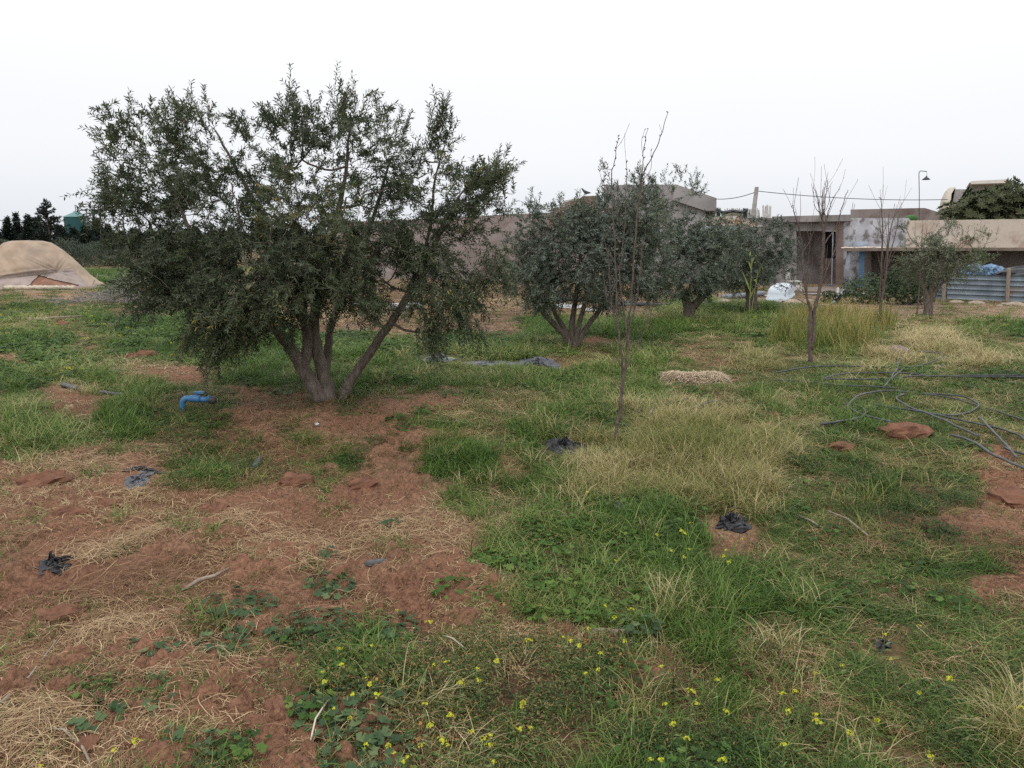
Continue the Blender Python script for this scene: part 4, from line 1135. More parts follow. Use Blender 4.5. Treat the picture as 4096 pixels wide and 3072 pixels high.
def olive(name, label, D, stems, blobs, bark_r=1.0, leaf=(.045, .065), lw=.006, m_leaf=None, spacing=.02, shoot=(.22, .45), group=None, four=True, dens=1.0, boughs=60, origin=None, seed=1, thin=(0, 1)):
    global rng
    rng_old = rng; rng = np.random.default_rng(seed)
    o = thing(name, label, 'tree', origin if origin is not None else (0, 0, 0), group)
    org = np.array(o.location)
    NP = []; NR = []                                 # branch nodes
    for st in stems:
        pts = smooth_path([P(X, Y, D + dd) if Y is not None else X for X, Y, dd, r in st], 6)
        rr_ = np.interp(np.linspace(0, 1, len(pts)), np.linspace(0, 1, len(st)), [s[3] for s in st])
        pts[1:-1] += (rng.random((len(pts) - 2, 3)) - .5) * .015
        if pts[0, 2] < .25: pts[0, 2] = -.08
        mb = MB(); mb.tube(pts, rr_, 10, .12); mb.build('stem', M_bark, o, True)
        NP += list(pts[2:]); NR += list(rr_[2:])
    NP = list(NP); NR = list(NR)
    px = 1 / FPX / 4
    cents = []
    tot = sum(b[6] for b in blobs)
    # blob: X, Y, rx, ry, dd, rd, n_shoots, up
    ell = []; blobs = [(b[0] + ((30 if b[0] > 1840 else 0) if seed == 3 else 0), b[1] + (70 if seed == 3 and b[1] < 450 else 25 if seed == 3 and b[1] < 700 else 0)) + b[2:6] + (b[6] * (thin[1] if b[1] < thin[0] else 1), b[7]) for b in blobs]
    for (X, Y, rx, ry, dd, rd, n, up) in blobs:
        c = P(X, Y, D + dd); sc = (D + dd) * 1.02 * px
        ell.append((c, np.array((rx * sc, rd, ry * sc)), int(n * dens), up))
    center = np.average([e[0] for e in ell], axis=0, weights=[e[2] for e in ell])
    # boughs
    segs = MB()
    pts_b = []
    for k in range(boughs):
        e = ell[rng.choice(len(ell), p=np.array([e_[2] for e_ in ell]) / sum(e_[2] for e_ in ell))]
        pts_b.append(e[0] + e[1] * unit(rng.normal(size=3)) * rng.random() ** .5 * .75)
    root = np.array(NP[-1]) if False else np.mean(NP, axis=0)
    pts_b = np.array(pts_b); pts_b = pts_b[np.argsort(np.linalg.norm(pts_b - root, axis=1))]
    NPa = np.array(NP); NRa = np.array(NR)
    def grow(tgt, r1, seg_n, bend, sides, mbx, minr=.0025):
        nonlocal NPa, NRa
        d = NPa - tgt; cost = np.linalg.norm(d, axis=1) + .55 * np.maximum(0, d[:, 2])
        i = int(np.argmin(cost)); a = NPa[i]; r0 = min(NRa[i] * .75, r1 * 2.2)
        L_ = np.linalg.norm(tgt - a)
        t = np.linspace(0, 1, seg_n + 1)[:, None]
        p = a * (1 - t) + tgt * t
        p = p + np.sin(np.pi * t) * np.array((0, 0, bend * L_)) + np.sin(np.pi * t) * (rng.normal(size=3) * .07 * L_) + (rng.random((seg_n + 1, 3)) - .5) * .05 * L_ * np.sin(np.pi * t)
        rr_ = np.linspace(max(r0, minr), max(r1, minr), seg_n + 1)
        mbx.tube(p, rr_, sides, cap=False)
        NPa = np.vstack([NPa, p[1:]]); NRa = np.concatenate([NRa, rr_[1:]])
        return p
    mbB = MB()
    for t_ in pts_b: grow(t_, .010 * bark_r, 6, -.06, 6, mbB)
    # shoots
    SB = []; SD = []; SL = []; ST = []
    for (c, rad, n, up) in ell:
        nc = max(1, n // 6); cc = unit(rng.normal(size=(nc, 3))) * (rng.random(nc) ** .40)[:, None]
        v = cc[rng.integers(0, nc, n)] + rng.normal(size=(n, 3)) * .085 / np.array((rad.mean(),) * 3)
        p = c + v * rad
        outw = unit((p - center) * np.array((1, 1, .7))) * .55 + v * .4
        d = unit(outw + rng.normal(size=(n, 3)) * .62 + np.array((0, 0, up)))
        SB.append(p); SD.append(d); SL.append(shoot[0] + (shoot[1] - shoot[0]) * rng.random(n)); ST.append(np.full(n, rng.normal() * .13) + rng.normal(size=n) * .13)
    SB = np.vstack(SB); SD = np.vstack(SD); SL = np.concatenate(SL); ST = np.concatenate(ST); SU = np.concatenate([np.full(e[2], e[3]) for e in ell])
    SB = SB - SD * SL[:, None] * .55
    okz = SB[:, 2] > .12
    SB, SD, SL, ST, SU = SB[okz], SD[okz], SL[okz], ST[okz], SU[okz]
    order = np.argsort(np.linalg.norm(SB - root, axis=1))
    mbT = MB()
    for i in order[::1]:
        if i % (2 if four else 4) == 0: grow(SB[i], .003 * bark_r, 3, -.03, 3, mbT)
    # leaves along every shoot
    per = max(4, int((shoot[0] + shoot[1]) / 2 / spacing))
    n = len(SB)
    t = (np.arange(per) + .3) / per
    bend = np.stack([rng.normal(size=n) * .25, rng.normal(size=n) * .25, np.where(SU > .5, .15, -.55) + rng.normal(size=n) * .25], -1)
    pos = SB[:, None] + SD[:, None] * (t[None, :, None] * SL[:, None, None]) + bend[:, None] * (t[None, :, None] ** 2 * SL[:, None, None] * .5)
    tang = unit(SD[:, None] + bend[:, None] * t[None, :, None])
    # shoot wood
    for k in range(0, n):
        mbT.tube(pos[k, [0, per // 2, -1]], [.0022 * bark_r, .0016 * bark_r, .001 * bark_r], 3, cap=False)
    tang2 = tang.reshape(-1, 3); pos2 = pos.reshape(-1, 3); m_ = len(pos2)
    ref = unit(rng.normal(size=(n, 1, 3)) + np.zeros((n, per, 3))).reshape(-1, 3)
    ph = np.tile(np.arange(per) * (np.pi / 2), n)
    u_ = unit(np.cross(tang2, ref)); w_ = np.cross(tang2, u_)
    rad = u_ * np.cos(ph)[:, None] + w_ * np.sin(ph)[:, None]
    base = []; dirs = []; nr = []; rn = []
    tl = np.repeat(ST, per)
    for sgn in (1, -1):
        dd = unit(tang2 * .75 + rad * sgn * .8 + rng.normal(size=(m_, 3)) * .22)
        base.append(pos2); dirs.append(dd); nr.append(unit(tang2 + rng.normal(size=(m_, 3)) * .45 + np.array((0, 0, .25)))); rn.append(np.clip(.42 + tl + rng.normal(size=m_) * .17, 0, 1))
    base = np.vstack(base); dirs = np.vstack(dirs); nr = np.vstack(nr); rn = np.concatenate(rn)
    keep = rng.random(len(base)) < .92
    base, dirs, nr, rn = base[keep], dirs[keep], nr[keep], rn[keep]
    sh = rng.random(len(base)); ln = leaf[0] + (leaf[1] - leaf[0]) * sh
    V, Q, R2 = leaf_cloud(base - org, dirs, nr, ln, lw * (.7 + .6 * rng.random(len(base))), rn, four=four)
    me = mesh_np('crown', V, None, Q, m_leaf or M_olive, False, {'rnd': ('FACE', 'FLOAT', R2)})
    put('crown', me, o)
    tag(mbB.build('branches', M_bark, o, True), kind='stuff')
    tag(mbT.build('twigs', M_twig, o), kind='stuff')
    print(name, 'leaves', len(base))
    rng = rng_old
    return o

D1 = G(1290, 1600)[1]
Bl = [ # X, Y, rx, ry, dd, rd, n, up
 (610, 640, 150, 190, 0, .7, 105, .35), (560, 860, 150, 190, -.1, .8, 115, .2), (700, 1080, 190, 200, -.2, .9, 170, .0), (860, 1290, 160, 150, -.5, .6, 105, -.4),
 (760, 1180, 160, 160, -.6, .6, 80, -.2), (470, 700, 60, 220, 0, .4, 20, .3),
 (850, 640, 210, 200, 0, .9, 120, .35), (920, 900, 260, 210, 0, 1.1, 190, .2), (1080, 1080, 280, 190, -.3, 1.0, 240, .0), (1000, 1250, 200, 90, -.4, .7, 90, -.2),
 (1180, 600, 200, 190, 0, .9, 105, .4), (1300, 860, 260, 210, 0, 1.1, 160, .2), (1280, 1090, 260, 150, -.2, .9, 170, .0), (1420, 1200, 180, 80, -.1, .7, 60, -.3),
 (1450, 560, 180, 190, .1, .8, 95, .4), (1550, 820, 200, 190, .1, .9, 85, .2), (1560, 1060, 190, 150, 0, .8, 90, .0),
 (1700, 640, 140, 150, .1, .6, 42, .5), (1790, 540, 55, 120, .1, .3, 26, 1.2), (1700, 560, 60, 120, .1, .3, 16, 1.1),
 (1870, 760, 130, 120, .1, .5, 62, .6), (1960, 700, 90, 90, .1, .4, 34, .8), (1800, 900, 150, 110, .1, .5, 50, .2),
 (1740, 1060, 190, 120, 0, .6, 62, -.2), (1800, 1200, 150, 110, -.1, .5, 62, -.9), (1735, 1330, 55, 110, -.1, .25, 32, -1.8), (1880, 1260, 70, 110, -.1, .3, 18, -1.5), (1950, 1080, 110, 110, 0, .4, 32, -.5),
 (760, 400, 95, 75, 0, .4, 24, .8), (820, 385, 16, 60, 0, .12, 5, 2.0), (700, 370, 40, 50, 0, .2, 8, 1.2), (510, 440, 95, 65, 0, .35, 20, .5), (640, 520, 160, 70, 0, .5, 26, .6), (930, 430, 80, 50, 0, .3, 9, .4),
 (1210, 410, 110, 110, 0, .45, 36, .9), (1140, 370, 30, 60, 0, .15, 6, 1.8), (1420, 380, 60, 100, 0, .25, 15, 1.6), (1415, 375, 16, 40, 0, .1, 3, 2.2), (1540, 430, 80, 80, 0, .3, 17, .9), (1310, 460, 100, 90, 0, .4, 22, .8),
 (420, 745, 40, 25, 0, .15, 4, -.1), (850, 1450, 50, 60, -.5, .2, 9, -1.2), (1000, 1370, 60, 50, -.5, .3, 8, -1.0), (600, 1130, 90, 100, -.4, .4, 26, -.3), (1120, 1330, 60, 60, -.3, .3, 8, -1.0),
]
stems1 = [
 [(1290, 1610, 0, .115), (1262, 1560, -.02, .10), (1215, 1480, -.06, .085), (1160, 1390, -.12, .07), (1080, 1290, -.3, .055), (960, 1150, -.4, .04), (800, 980, -.3, .025), (700, 800, -.2, .014)],
 [(1212, 1475, -.05, .07), (1228, 1400, 0, .065), (1225, 1300, .05, .06), (1180, 1120, .1, .05), (1080, 920, .15, .035), (960, 700, .1, .02), (860, 520, 0, .01)],
 [(1310, 1605, .03, .11), (1300, 1520, .06, .085), (1272, 1410, .1, .075), (1255, 1290, .12, .065), (1290, 1100, .15, .05), (1340, 900, .1, .035), (1380, 700, .1, .022), (1400, 500, .05, .009)],
 [(1318, 1600, .12, .08), (1304, 1500, .25, .055), (1312, 1390, .32, .05), (1330, 1280, .38, .045), (1420, 1080, .5, .035), (1500, 850, .5, .024), (1560, 640, .4, .012)],
 [(1372, 1580, .1, .08), (1400, 1530, .1, .062), (1450, 1450, .1, .054), (1530, 1340, .1, .05), (1600, 1235, .1, .046), (1680, 1120, .1, .04), (1730, 1010, .1, .034), (1770, 900, .1, .026), (1840, 780, .1, .014)],
 [(1600, 1235, .1, .03), (1640, 1150, .2, .026), (1690, 1030, .25, .022), (1725, 880, .25, .018), (1740, 720, .2, .012), (1780, 580, .15, .006)],
]
olive('olive_tree', 'largest olive tree, nearest the camera at left with several slanting stems', D1, stems1, Bl, leaf=(.042, .070), lw=.0072, spacing=.0185, dens=1.75, thin=(700, .72), shoot=(.16, .38), boughs=110, origin=G(1300, 1600), seed=3)

D2 = G(2285, 1392)[1]
olive('olive_tree', 'second olive tree with five slim fanned stems, left of the bare sapling', D2,
 [[(2285, 1395, 0, .07), (2250, 1330, 0, .06), (2190, 1270, -.05, .05), (2130, 1190, -.1, .04), (2080, 1050, -.1, .02)],
  [(2280, 1395, .02, .06), (2262, 1320, .02, .045), (2215, 1240, .1, .04), (2200, 1100, .1, .03), (2220, 900, .1, .012)],
  [(2290, 1392, .02, .07), (2288, 1300, .02, .055), (2300, 1210, .1, .045), (2320, 1050, .1, .03), (2340, 880, .1, .012)],
  [(2295, 1392, -.02, .06), (2312, 1320, -.05, .045), (2335, 1230, -.1, .04), (2380, 1080, -.1, .03), (2450, 900, -.1, .012)],
  [(2298, 1395, 0, .06), (2340, 1320, 0, .05), (2390, 1250, .05, .045), (2460, 1160, .1, .03), (2550, 1000, .1, .015)]],
 [(2130, 1080, 130, 130, 0, .8, 150, -.1), (2110, 930, 90, 110, .2, .7, 60, .3), (2300, 1060, 190, 160, -.2, 1.0, 260, .0), (2280, 900, 150, 110, 0, .8, 150, .4), (2450, 1060, 170, 150, 0, .9, 190, .0),
  (2450, 900, 140, 120, .1, .8, 130, .4), (2600, 1080, 120, 140, .2, .8, 110, 0), (2570, 920, 120, 130, .3, .7, 100, .3), (2290, 800, 30, 60, 0, .25, 9, 1.5), (2230, 830, 30, 50, 0, .25, 8, 1.5), (2160, 830, 40, 50, .2, .25, 10, 1.2),
  (2160, 1190, 110, 50, -.2, .6, 50, -.4), (2370, 1190, 190, 45, -.1, .8, 70, -.4), (2450, 760, 80, 90, .3, .4, 45, 1.0), (2520, 740, 70, 100, .3, .4, 40, 1.2), (2400, 780, 40, 90, .3, .3, 20, 1.2)],
 m_leaf=M_olive2, leaf=(.05, .075), lw=.0085, spacing=.019, thin=(840, .30), shoot=(.12, .27), four=False, boughs=60, origin=G(2290, 1392), dens=2.4, seed=5)
D3 = G(2745, 1285)[1]
olive('olive_tree', 'third olive tree with short forked trunk, right of the bare sapling', D3,
 [[(2750, 1290, 0, .16), (2755, 1240, 0, .13), (2735, 1180, 0, .09), (2690, 1100, 0, .06), (2620, 960, 0, .02)],
  [(2752, 1290, 0, .13), (2768, 1235, 0, .10), (2800, 1190, 0, .08), (2830, 1100, 0, .05), (2830, 960, 0, .02)],
  [(2775, 1230, 0, .09), (2830, 1170, .1, .06), (2900, 1120, .1, .04), (2960, 1050, .1, .02)]],
 [(2680, 1030, 150, 140, 0, 1.1, 190, 0), (2660, 860, 150, 120, .2, 1.0, 150, .4), (2800, 1040, 150, 130, -.3, 1.1, 180, 0), (2780, 930, 110, 75, .1, .9, 80, .3), (2900, 980, 110, 110, .1, .9, 100, .2),
  (2620, 760, 90, 80, .2, .6, 55, .9), (2720, 740, 90, 60, .2, .6, 45, .9), (2745, 690, 40, 50, .2, .3, 12, 1.5), (2520, 700, 60, 60, .4, .4, 22, 1.3), (2560, 900, 100, 150, .3, .8, 90, .3), (2900, 905, 60, 40, .1, .5, 22, .5),
  (2700, 1160, 150, 45, -.1, .8, 60, -.4), (2840, 1140, 110, 50, -.2, .7, 45, -.4)],
 m_leaf=M_olive2, leaf=(.055, .085), lw=.0105, spacing=.023, thin=(870, .30), shoot=(.14, .30), four=False, boughs=45, origin=G(2750, 1288), dens=2.5, seed=8)
D4 = G(3004, 1245)[1]
olive('olive_tree', 'fourth olive tree, round crown just left of the shed doorway', D4,
 [[(3004, 1248, 0, .17), (3004, 1180, 0, .15), (2980, 1110, 0, .08), (2920, 1020, 0, .03)], [(3006, 1190, 0, .12), (3030, 1110, .1, .08), (3080, 1020, .1, .03)], [(3003, 1150, 0, .1), (3000, 1060, 0, .06), (3000, 930, 0, .02)]],
 [(2990, 1040, 170, 120, -.2, 1.3, 250, 0), (3080, 1050, 120, 110, 0, 1.1, 140, 0), (2920, 1000, 110, 110, .1, 1.1, 100, .1), (3010, 930, 150, 70, .1, 1.1, 140, .4), (3130, 980, 70, 90, .2, .8, 55, .3), (2900, 1100, 90, 70, -.2, .9, 60, -.2), (2970, 1130, 80, 36, -.2, .9, 45, -.3), (3100, 900, 60, 40, .1, .5, 15, .8), (2880, 850, 90, 40, .3, .5, 12, 1.2)],
 m_leaf=M_olive2, leaf=(.055, .08), lw=.010, spacing=.024, thin=(935, .55), shoot=(.14, .30), four=False, boughs=40, origin=G(3004, 1246), dens=2.4, seed=11)
D5 = G(3712, 1262)[1]
olive('olive_tree', 'small pale green olive tree before the porch, left of the metal fence', D5,
 [[(3712, 1265, 0, .11), (3708, 1200, 0, .09), (3690, 1130, 0, .05), (3660, 1040, 0, .02)], [(3714, 1265, 0, .10), (3722, 1190, 0, .08), (3740, 1120, 0, .05), (3800, 1030, 0, .02)], [(3720, 1210, 0, .06), (3760, 1140, -.1, .04), (3830, 1080, -.1, .015)]],
 [(3720, 1050, 100, 90, 0, .9, 75, .1), (3800, 1040, 110, 90, -.1, .9, 85, .1), (3690, 960, 80, 60, 0, .7, 26, .5), (3800, 940, 90, 60, .1, .7, 32, .5), (3890, 1000, 80, 60, 0, .6, 30, .4), (3930, 960, 60, 40, 0, .4, 12, .6), (3640, 1060, 60, 60, 0, .6, 22, .1), (3860, 1090, 80, 45, -.1, .6, 26, -.2), (3750, 900, 60, 30, 0, .4, 8, 1), (3620, 930, 40, 40, 0, .3, 6, .5)],
 m_leaf=leaf_mat('olive_leaf_pale', [(0, (.05, .07, .03)), (.5, (.095, .115, .05)), (1, (.19, .20, .10))], back=(.24, .26, .19), transl=.2, back_amt=.6), leaf=(.05, .075), lw=.008, spacing=.028, four=False, boughs=36, origin=G(3712, 1264), dens=1.9, seed=13)

# ------------------------------------------------------------------ loquat behind the cream wall: big leaves in whorls
def loquat():
    D = 31.5
    o = thing('loquat_tree', 'dense dark green broad leaved tree behind the cream wall', 'tree', (P(3950, 1100, D)[0], D, 0))
    org = np.array(o.location)
    mb = MB(); mb.tube([org, org + (0, 0, 1.2), org + (.2, 0, 2.4)], [.16, .13, .08], 8, .1)
    Vs = []; Qs = []; Rs = []; off = 0
    for (X, Y, rx, ry, n) in ((3880, 850, 110, 45, 90), (3840, 870, 80, 40, 50), (3930, 815, 60, 45, 70), (4010, 790, 50, 40, 55), (4040, 830, 130, 70, 130), (4150, 810, 90, 80, 80), (3915, 765, 15, 20, 3), (4003, 735, 20, 20, 4), (4070, 760, 20, 20, 4), (3960, 860, 140, 40, 80)):
        sc = D / FPX / 4
        for k in range(n):
            v = unit(rng.normal(size=3)) * rng.random() ** .35
            p = P(X, Y, D) + v * np.array((rx * sc, 1.1, ry * sc))
            ax = unit(v * np.array((1, 1, .6)) + np.array((0, -.1, .8)))
            if k % 3 == 0: mb.tube([org + (.2, 0, 2.0), (org + (.2, 0, 2.0) + p) / 2 - (0, 0, .1), p], [.03, .015, .008], 3, cap=False)
            m = 11; az = np.arange(m) * 2.4 + rng.random() * 6
            ref = unit(np.cross(ax, (.3, .1, .2))); r2 = np.cross(ax, ref)
            dr = unit(ax * (.35 + .3 * rng.random((m, 1))) + (np.cos(az)[:, None] * ref + np.sin(az)[:, None] * r2) * .9)
            V, Q, R = leaf_cloud(np.repeat(p[None], m, 0) - org, dr, np.repeat(ax[None], m, 0) + rng.normal(size=(m, 3)) * .2, .20 + .12 * rng.random(m), np.full(m, .036), np.clip(.4 + .2 * rng.normal(size=m), 0, 1))
            Vs.append(V); Qs.append(Q + off); Rs.append(R); off += len(V)
    m = leaf_mat('loquat_leaf', [(0, (.02, .04, .016)), (.5, (.04, .072, .026)), (.9, (.085, .11, .045)), (1, (.24, .15, .06))], back=(.17, .15, .09), back_amt=.4, transl=.12, rough=.4)
    put('crown', mesh_np('crown', np.vstack(Vs), None, np.vstack(Qs), m, False, {'rnd': ('FACE', 'FLOAT', np.concatenate(Rs))}), o)
    mb.build('trunk', M_bark, o)
loquat()

# ------------------------------------------------------------------ bare saplings
def bare(label, D, stems, twigs, r_tw=.004, buds=True, name='bare_sapling', origin=None, tl=(.15, .5), spread=.35, seed=2):
    global rng
    ro = rng; rng = np.random.default_rng(seed)
    o = thing(name, label, 'tree', origin)
    allp = []; mb = MB()
    for si, st in enumerate(stems):
        pts = smooth_path([P(X, Y, D + dd) for X, Y, dd, r in st], 6)
        pts[1:-1] += (rng.random((len(pts) - 2, 3)) - .5) * .012
        rr_ = .76 * np.interp(np.linspace(0, 1, len(pts)), np.linspace(0, 1, len(st)), [s[3] for s in st])
        if pts[0, 2] < .2: pts[0, 2] = -.05
        m2 = MB(); m2.tube(pts, rr_, 8, .18); m2.build('stem' if si else 'trunk', M_barered, o, True)
        for p, r, q in zip(pts[3:], rr_[3:], pts[2:-1]): allp.append((p, r, unit(p - q)))
    tw = MB()
    for k in range(twigs):
        p, r, d = allp[rng.integers(len(allp))]
        if p[2] < .5: continue
        dr = unit(d + rng.normal(size=3) * spread + np.array((0, 0, .35))); L_ = tl[0] + (tl[1] - tl[0]) * rng.random() ** 1.5
        q = smooth_path([p, p + dr * L_ * .5 + rng.normal(size=3) * .02, p + dr * L_ + np.array((0, 0, L_ * .12))], 3)
        tw.tube(q, np.linspace(min(r * .6, r_tw * 1.6), r_tw * .5, len(q)), 4, cap=False)
        for s_ in range(2):
            i = rng.integers(len(q)); tw.tube([q[i], q[i] + unit(rng.normal(size=3)) * .012 + (0, 0, .012)], [.004, .002], 4)
    for p, r, d in allp[::1]:
        if p[2] > 1.0 and rng.random() < .6: tw.tube([p, p + unit(rng.normal(size=3) * (1, 1, .3)) * (r + .012) + (0, 0, .012)], [.006, .003], 4)
    tag(tw.build('twigs', M_barered, o), kind='stuff')
    rng = ro
    return o
DB = G(2465, 1795)[1]
bare('tall bare reddish sapling in the middle of the field, tallest of the bare ones', DB, [
 [(2463, 1800, 0, .026), (2468, 1700, 0, .024), (2478, 1670, 0, .024), (2484, 1600, 0, .021), (2492, 1520, 0, .02), (2488, 1440, 0, .014), (2474, 1330, 0, .012), (2466, 1200, .02, .010), (2462, 1040, .05, .009), (2452, 860, .05, .008), (2444, 720, .05, .006), (2462, 620, .05, .0045), (2472, 545, .05, .003)],
 [(2492, 1520, 0, .015), (2510, 1400, 0, .013), (2516, 1300, 0, .012), (2528, 1150, -.05, .011), (2540, 960, -.08, .010), (2556, 800, -.08, .009), (2572, 700, -.1, .007), (2625, 590, -.12, .005), (2672, 450, -.15, .003)],
 [(2516, 1300, 0, .010), (2542, 1220, 0, .008), (2560, 1100, 0, .007), (2570, 960, 0, .004)],
 [(2556, 800, -.08, .007), (2572, 660, -.1, .005), (2575, 590, -.1, .004), (2592, 515, -.1, .0025)],
 [(2510, 1400, 0, .009), (2500, 1260, .05, .009), (2478, 1120, .1, .008), (2490, 1000, .1, .006), (2502, 820, .1, .005), (2505, 650, .1, .003)],
 [(2474, 1330, 0, .009), (2448, 1230, 0, .008), (2438, 1120, 0, .007), (2432, 1000, 0, .003)],
 [(2470, 1260, 0, .006), (2425, 1180, 0, .005), (2412, 1090, 0, .003)],
 [(2496, 1490, 0, .008), (2470, 1440, .05, .006), (2440, 1400, .05, .004)],
 [(2500, 1480, 0, .009), (2535, 1410, 0, .007), (2575, 1330, 0, .005), (2610, 1200, 0, .003)],
 [(2440, 720, .05, .004), (2432, 690, .05, .003), (2425, 650, .05, .002)]],
 34, r_tw=.003, origin=G(2465, 1795), tl=(.06, .26), spread=.5)
D6 = G(3243, 1462)[1]
bare('bare two-stemmed young tree before the dark doorway', D6, [
 [(3243, 1466, 0, .05), (3240, 1400, 0, .042), (3238, 1320, 0, .035), (3242, 1240, 0, .03), (3228, 1190, 0, .022), (3214, 1100, 0, .018), (3205, 960, 0, .014), (3180, 860, 0, .01), (3168, 825, 0, .006)],
 [(3246, 1400, 0, .036), (3256, 1320, 0, .034), (3258, 1240, 0, .034), (3275, 1170, 0, .032), (3288, 1060, 0, .03), (3294, 950, 0, .024), (3290, 880, 0, .016), (3288, 800, 0, .010), (3290, 760, 0, .005)],
 [(3294, 950, 0, .015), (3310, 860, 0, .010), (3330, 800, 0, .007), (3360, 750, 0, .004)],
 [(3296, 980, 0, .014), (3345, 900, 0, .009), (3370, 820, 0, .006), (3392, 762, 0, .004)],
 [(3290, 880, 0, .010), (3270, 800, 0, .007), (3254, 745, 0, .004)],
 [(3296, 860, 0, .008), (3304, 780, 0, .006), (3312, 715, 0, .003)],
 [(3275, 1170, 0, .014), (3318, 1050, .05, .010), (3345, 980, .05, .008), (3360, 880, .05, .004)],
 [(3228, 1190, 0, .012), (3230, 1080, .05, .01), (3238, 980, .05, .007), (3225, 880, .05, .004)],
 [(3236, 1210, 0, .008), (3215, 1170, 0, .006), (3200, 1150, 0, .004)],
 [(3290, 860, 0, .007), (3262, 830, 0, .005), (3250, 760, 0, .003)]],
 42, r_tw=.005, origin=G(3243, 1464), tl=(.2, .55), spread=.5, seed=4)
D7 = G(3516, 1312)[1]
bare('slender bare dark tree standing before the round bushes', D7, [
 [(3516, 1316, 0, .05), (3520, 1260, 0, .04), (3530, 1180, 0, .03), (3545, 1080, 0, .024), (3556, 960, 0, .018), (3572, 880, 0, .012), (3598, 840, 0, .006)],
 [(3518, 1312, .05, .04), (3520, 1230, .05, .03), (3522, 1120, .05, .022), (3530, 980, .05, .018), (3528, 860, .05, .012), (3524, 800, .05, .008), (3515, 790, .05, .004)],
 [(3545, 1080, 0, .018), (3566, 1000, 0, .014), (3590, 900, 0, .009), (3600, 850, 0, .004)],
 [(3532, 1100, .05, .014), (3552, 960, .08, .010), (3556, 860, .08, .006)],
 [(3530, 980, .05, .010), (3520, 900, .05, .007), (3518, 850, .05, .004)],
 [(3532, 1262, 0, .012), (3556, 1240, 0, .008), (3568, 1220, 0, .005)]],
 40, r_tw=.006, origin=G(3516, 1314), tl=(.25, .7), spread=.3, seed=6)
D8 = G(3662, 1266)[1]
bare('thinnest bare tree, leaning before the small pale olive', D8, [
 [(3662, 1270, 0, .03), (3672, 1220, 0, .022), (3680, 1100, 0, .017), (3686, 980, 0, .012), (3690, 900, 0, .005)],
 [(3684, 1020, 0, .009), (3700, 960, 0, .006), (3710, 910, 0, .003)], [(3682, 1040, 0, .008), (3666, 960, 0, .005), (3650, 920, 0, .003)]], 18, r_tw=.005, origin=G(3662, 1268), tl=(.2, .5), seed=9)

# small dry shoots by the second olive
bare('thin dry shoot standing under the second olive crown', G(2395, 1330)[1], [[(2395, 1332, 0, .012), (2392, 1270, 0, .009), (2378, 1200, 0, .005)], [(2393, 1280, 0, .006), (2400, 1180, 0, .003)]], 8, name='dry_shoot', origin=G(2395, 1330), tl=(.1, .3), seed=19)
bare('thin dry shoot standing between second and third olive', G(2600, 1330)[1], [[(2600, 1332, 0, .012), (2606, 1240, 0, .009), (2628, 1130, 0, .004)], [(2604, 1260, 0, .006), (2590, 1190, 0, .003)]], 8, name='dry_shoot', origin=G(2600, 1330), tl=(.1, .3), seed=20)

# ------------------------------------------------------------------ conifers, far shrubs, bushes, brush pile
def conifer(X, top, base, D, w, label, sparse=False, seed=0):
    global rng
    ro = rng; rng = np.random.default_rng(seed)
    b_ = P(X, base, D); b_[2] = 0; hgt = P(X, top, D)[2]
    o = thing('conifer_tree', label, 'tree', b_, 'conifers on the far left skyline')
    mb = MB(); mb.tube([(0, 0, -.1), (0, 0, hgt)], [.22, .03], 6, cap=False)
    V = []; n = 0; mbT = MB()
    nb = 150 if sparse else 230
    base_, dirs_, nr_ = [], [], []
    for k in range(nb):
        t = (k + rng.random()) / nb; z = hgt * (.06 + .93 * t)
        L_ = w * (.62 if not sparse else 1) * (1 - t) ** (1.15 if not sparse else .9) * (.5 + .8 * rng.random()) + .10
        az = rng.random() * 6.283
        e = np.array((math.cos(az), math.sin(az), .45 if sparse else .3))
        tip = np.array((0, 0, z)) + e * L_ + np.array((0, 0, .12 * L_ * rng.random()))
        if sparse: mbT.tube([(0, 0, z), tip], [.04, .01], 3, cap=False)
        m = max(6, int(L_ * (26 if sparse else 40)))
        s = rng.random(m) ** .8
        p = np.array((0, 0, z)) * (1 - s)[:, None] + tip * s[:, None] + rng.normal(size=(m, 3)) * (.05 if sparse else .09)
        base_.append(p); dirs_.append(unit(e + rng.normal(size=(m, 3)) * .55)); nr_.append(rng.normal(size=(m, 3)) + np.array((0, 0, .6)))
    base_ = np.vstack(base_); dirs_ = np.vstack(dirs_); nr_ = unit(np.vstack(nr_)); m = len(base_)
    Vv, Q, R = leaf_cloud(base_, dirs_, nr_, .22 + .25 * rng.random(m), np.full(m, .055), np.clip(rng.random(m), 0, 1), four=False)
    put('crown', mesh_np('crown', Vv, None, Q, M_conif, False, {'rnd': ('FACE', 'FLOAT', R)}), o)
    if mbT.V: mbT.V.append(mb.V[0]); mbT.Q.append(mb.Q[0] + mbT.n); mb = mbT
    put('trunk', mb.mesh('trunk', M_twig), o)
    rng = ro
M_conif = leaf_mat('conifer_needles', [(0, (.010, .018, .014)), (.6, (.018, .030, .022)), (1, (.034, .048, .032))], transl=.05, rough=.7)
DC = 105
cl = ['conifer at the left edge of the photograph', 'second conifer from the left edge, short', 'pointed conifer with thin tip, left of the middle gap', 'conifer with a blunt top beside the pointed one', 'small thin conifer between two taller ones', 'conifer just left of the tallest one',
      'tallest conifer with wide sparse up-curved branches', 'low dark conifer in front of the silo, left side', 'low dark conifer hiding the silo base', 'bushy conifer beside the silo tower', 'conifer right of the silo partly behind olive leaves', 'low dark conifer at the right end of the visible row']
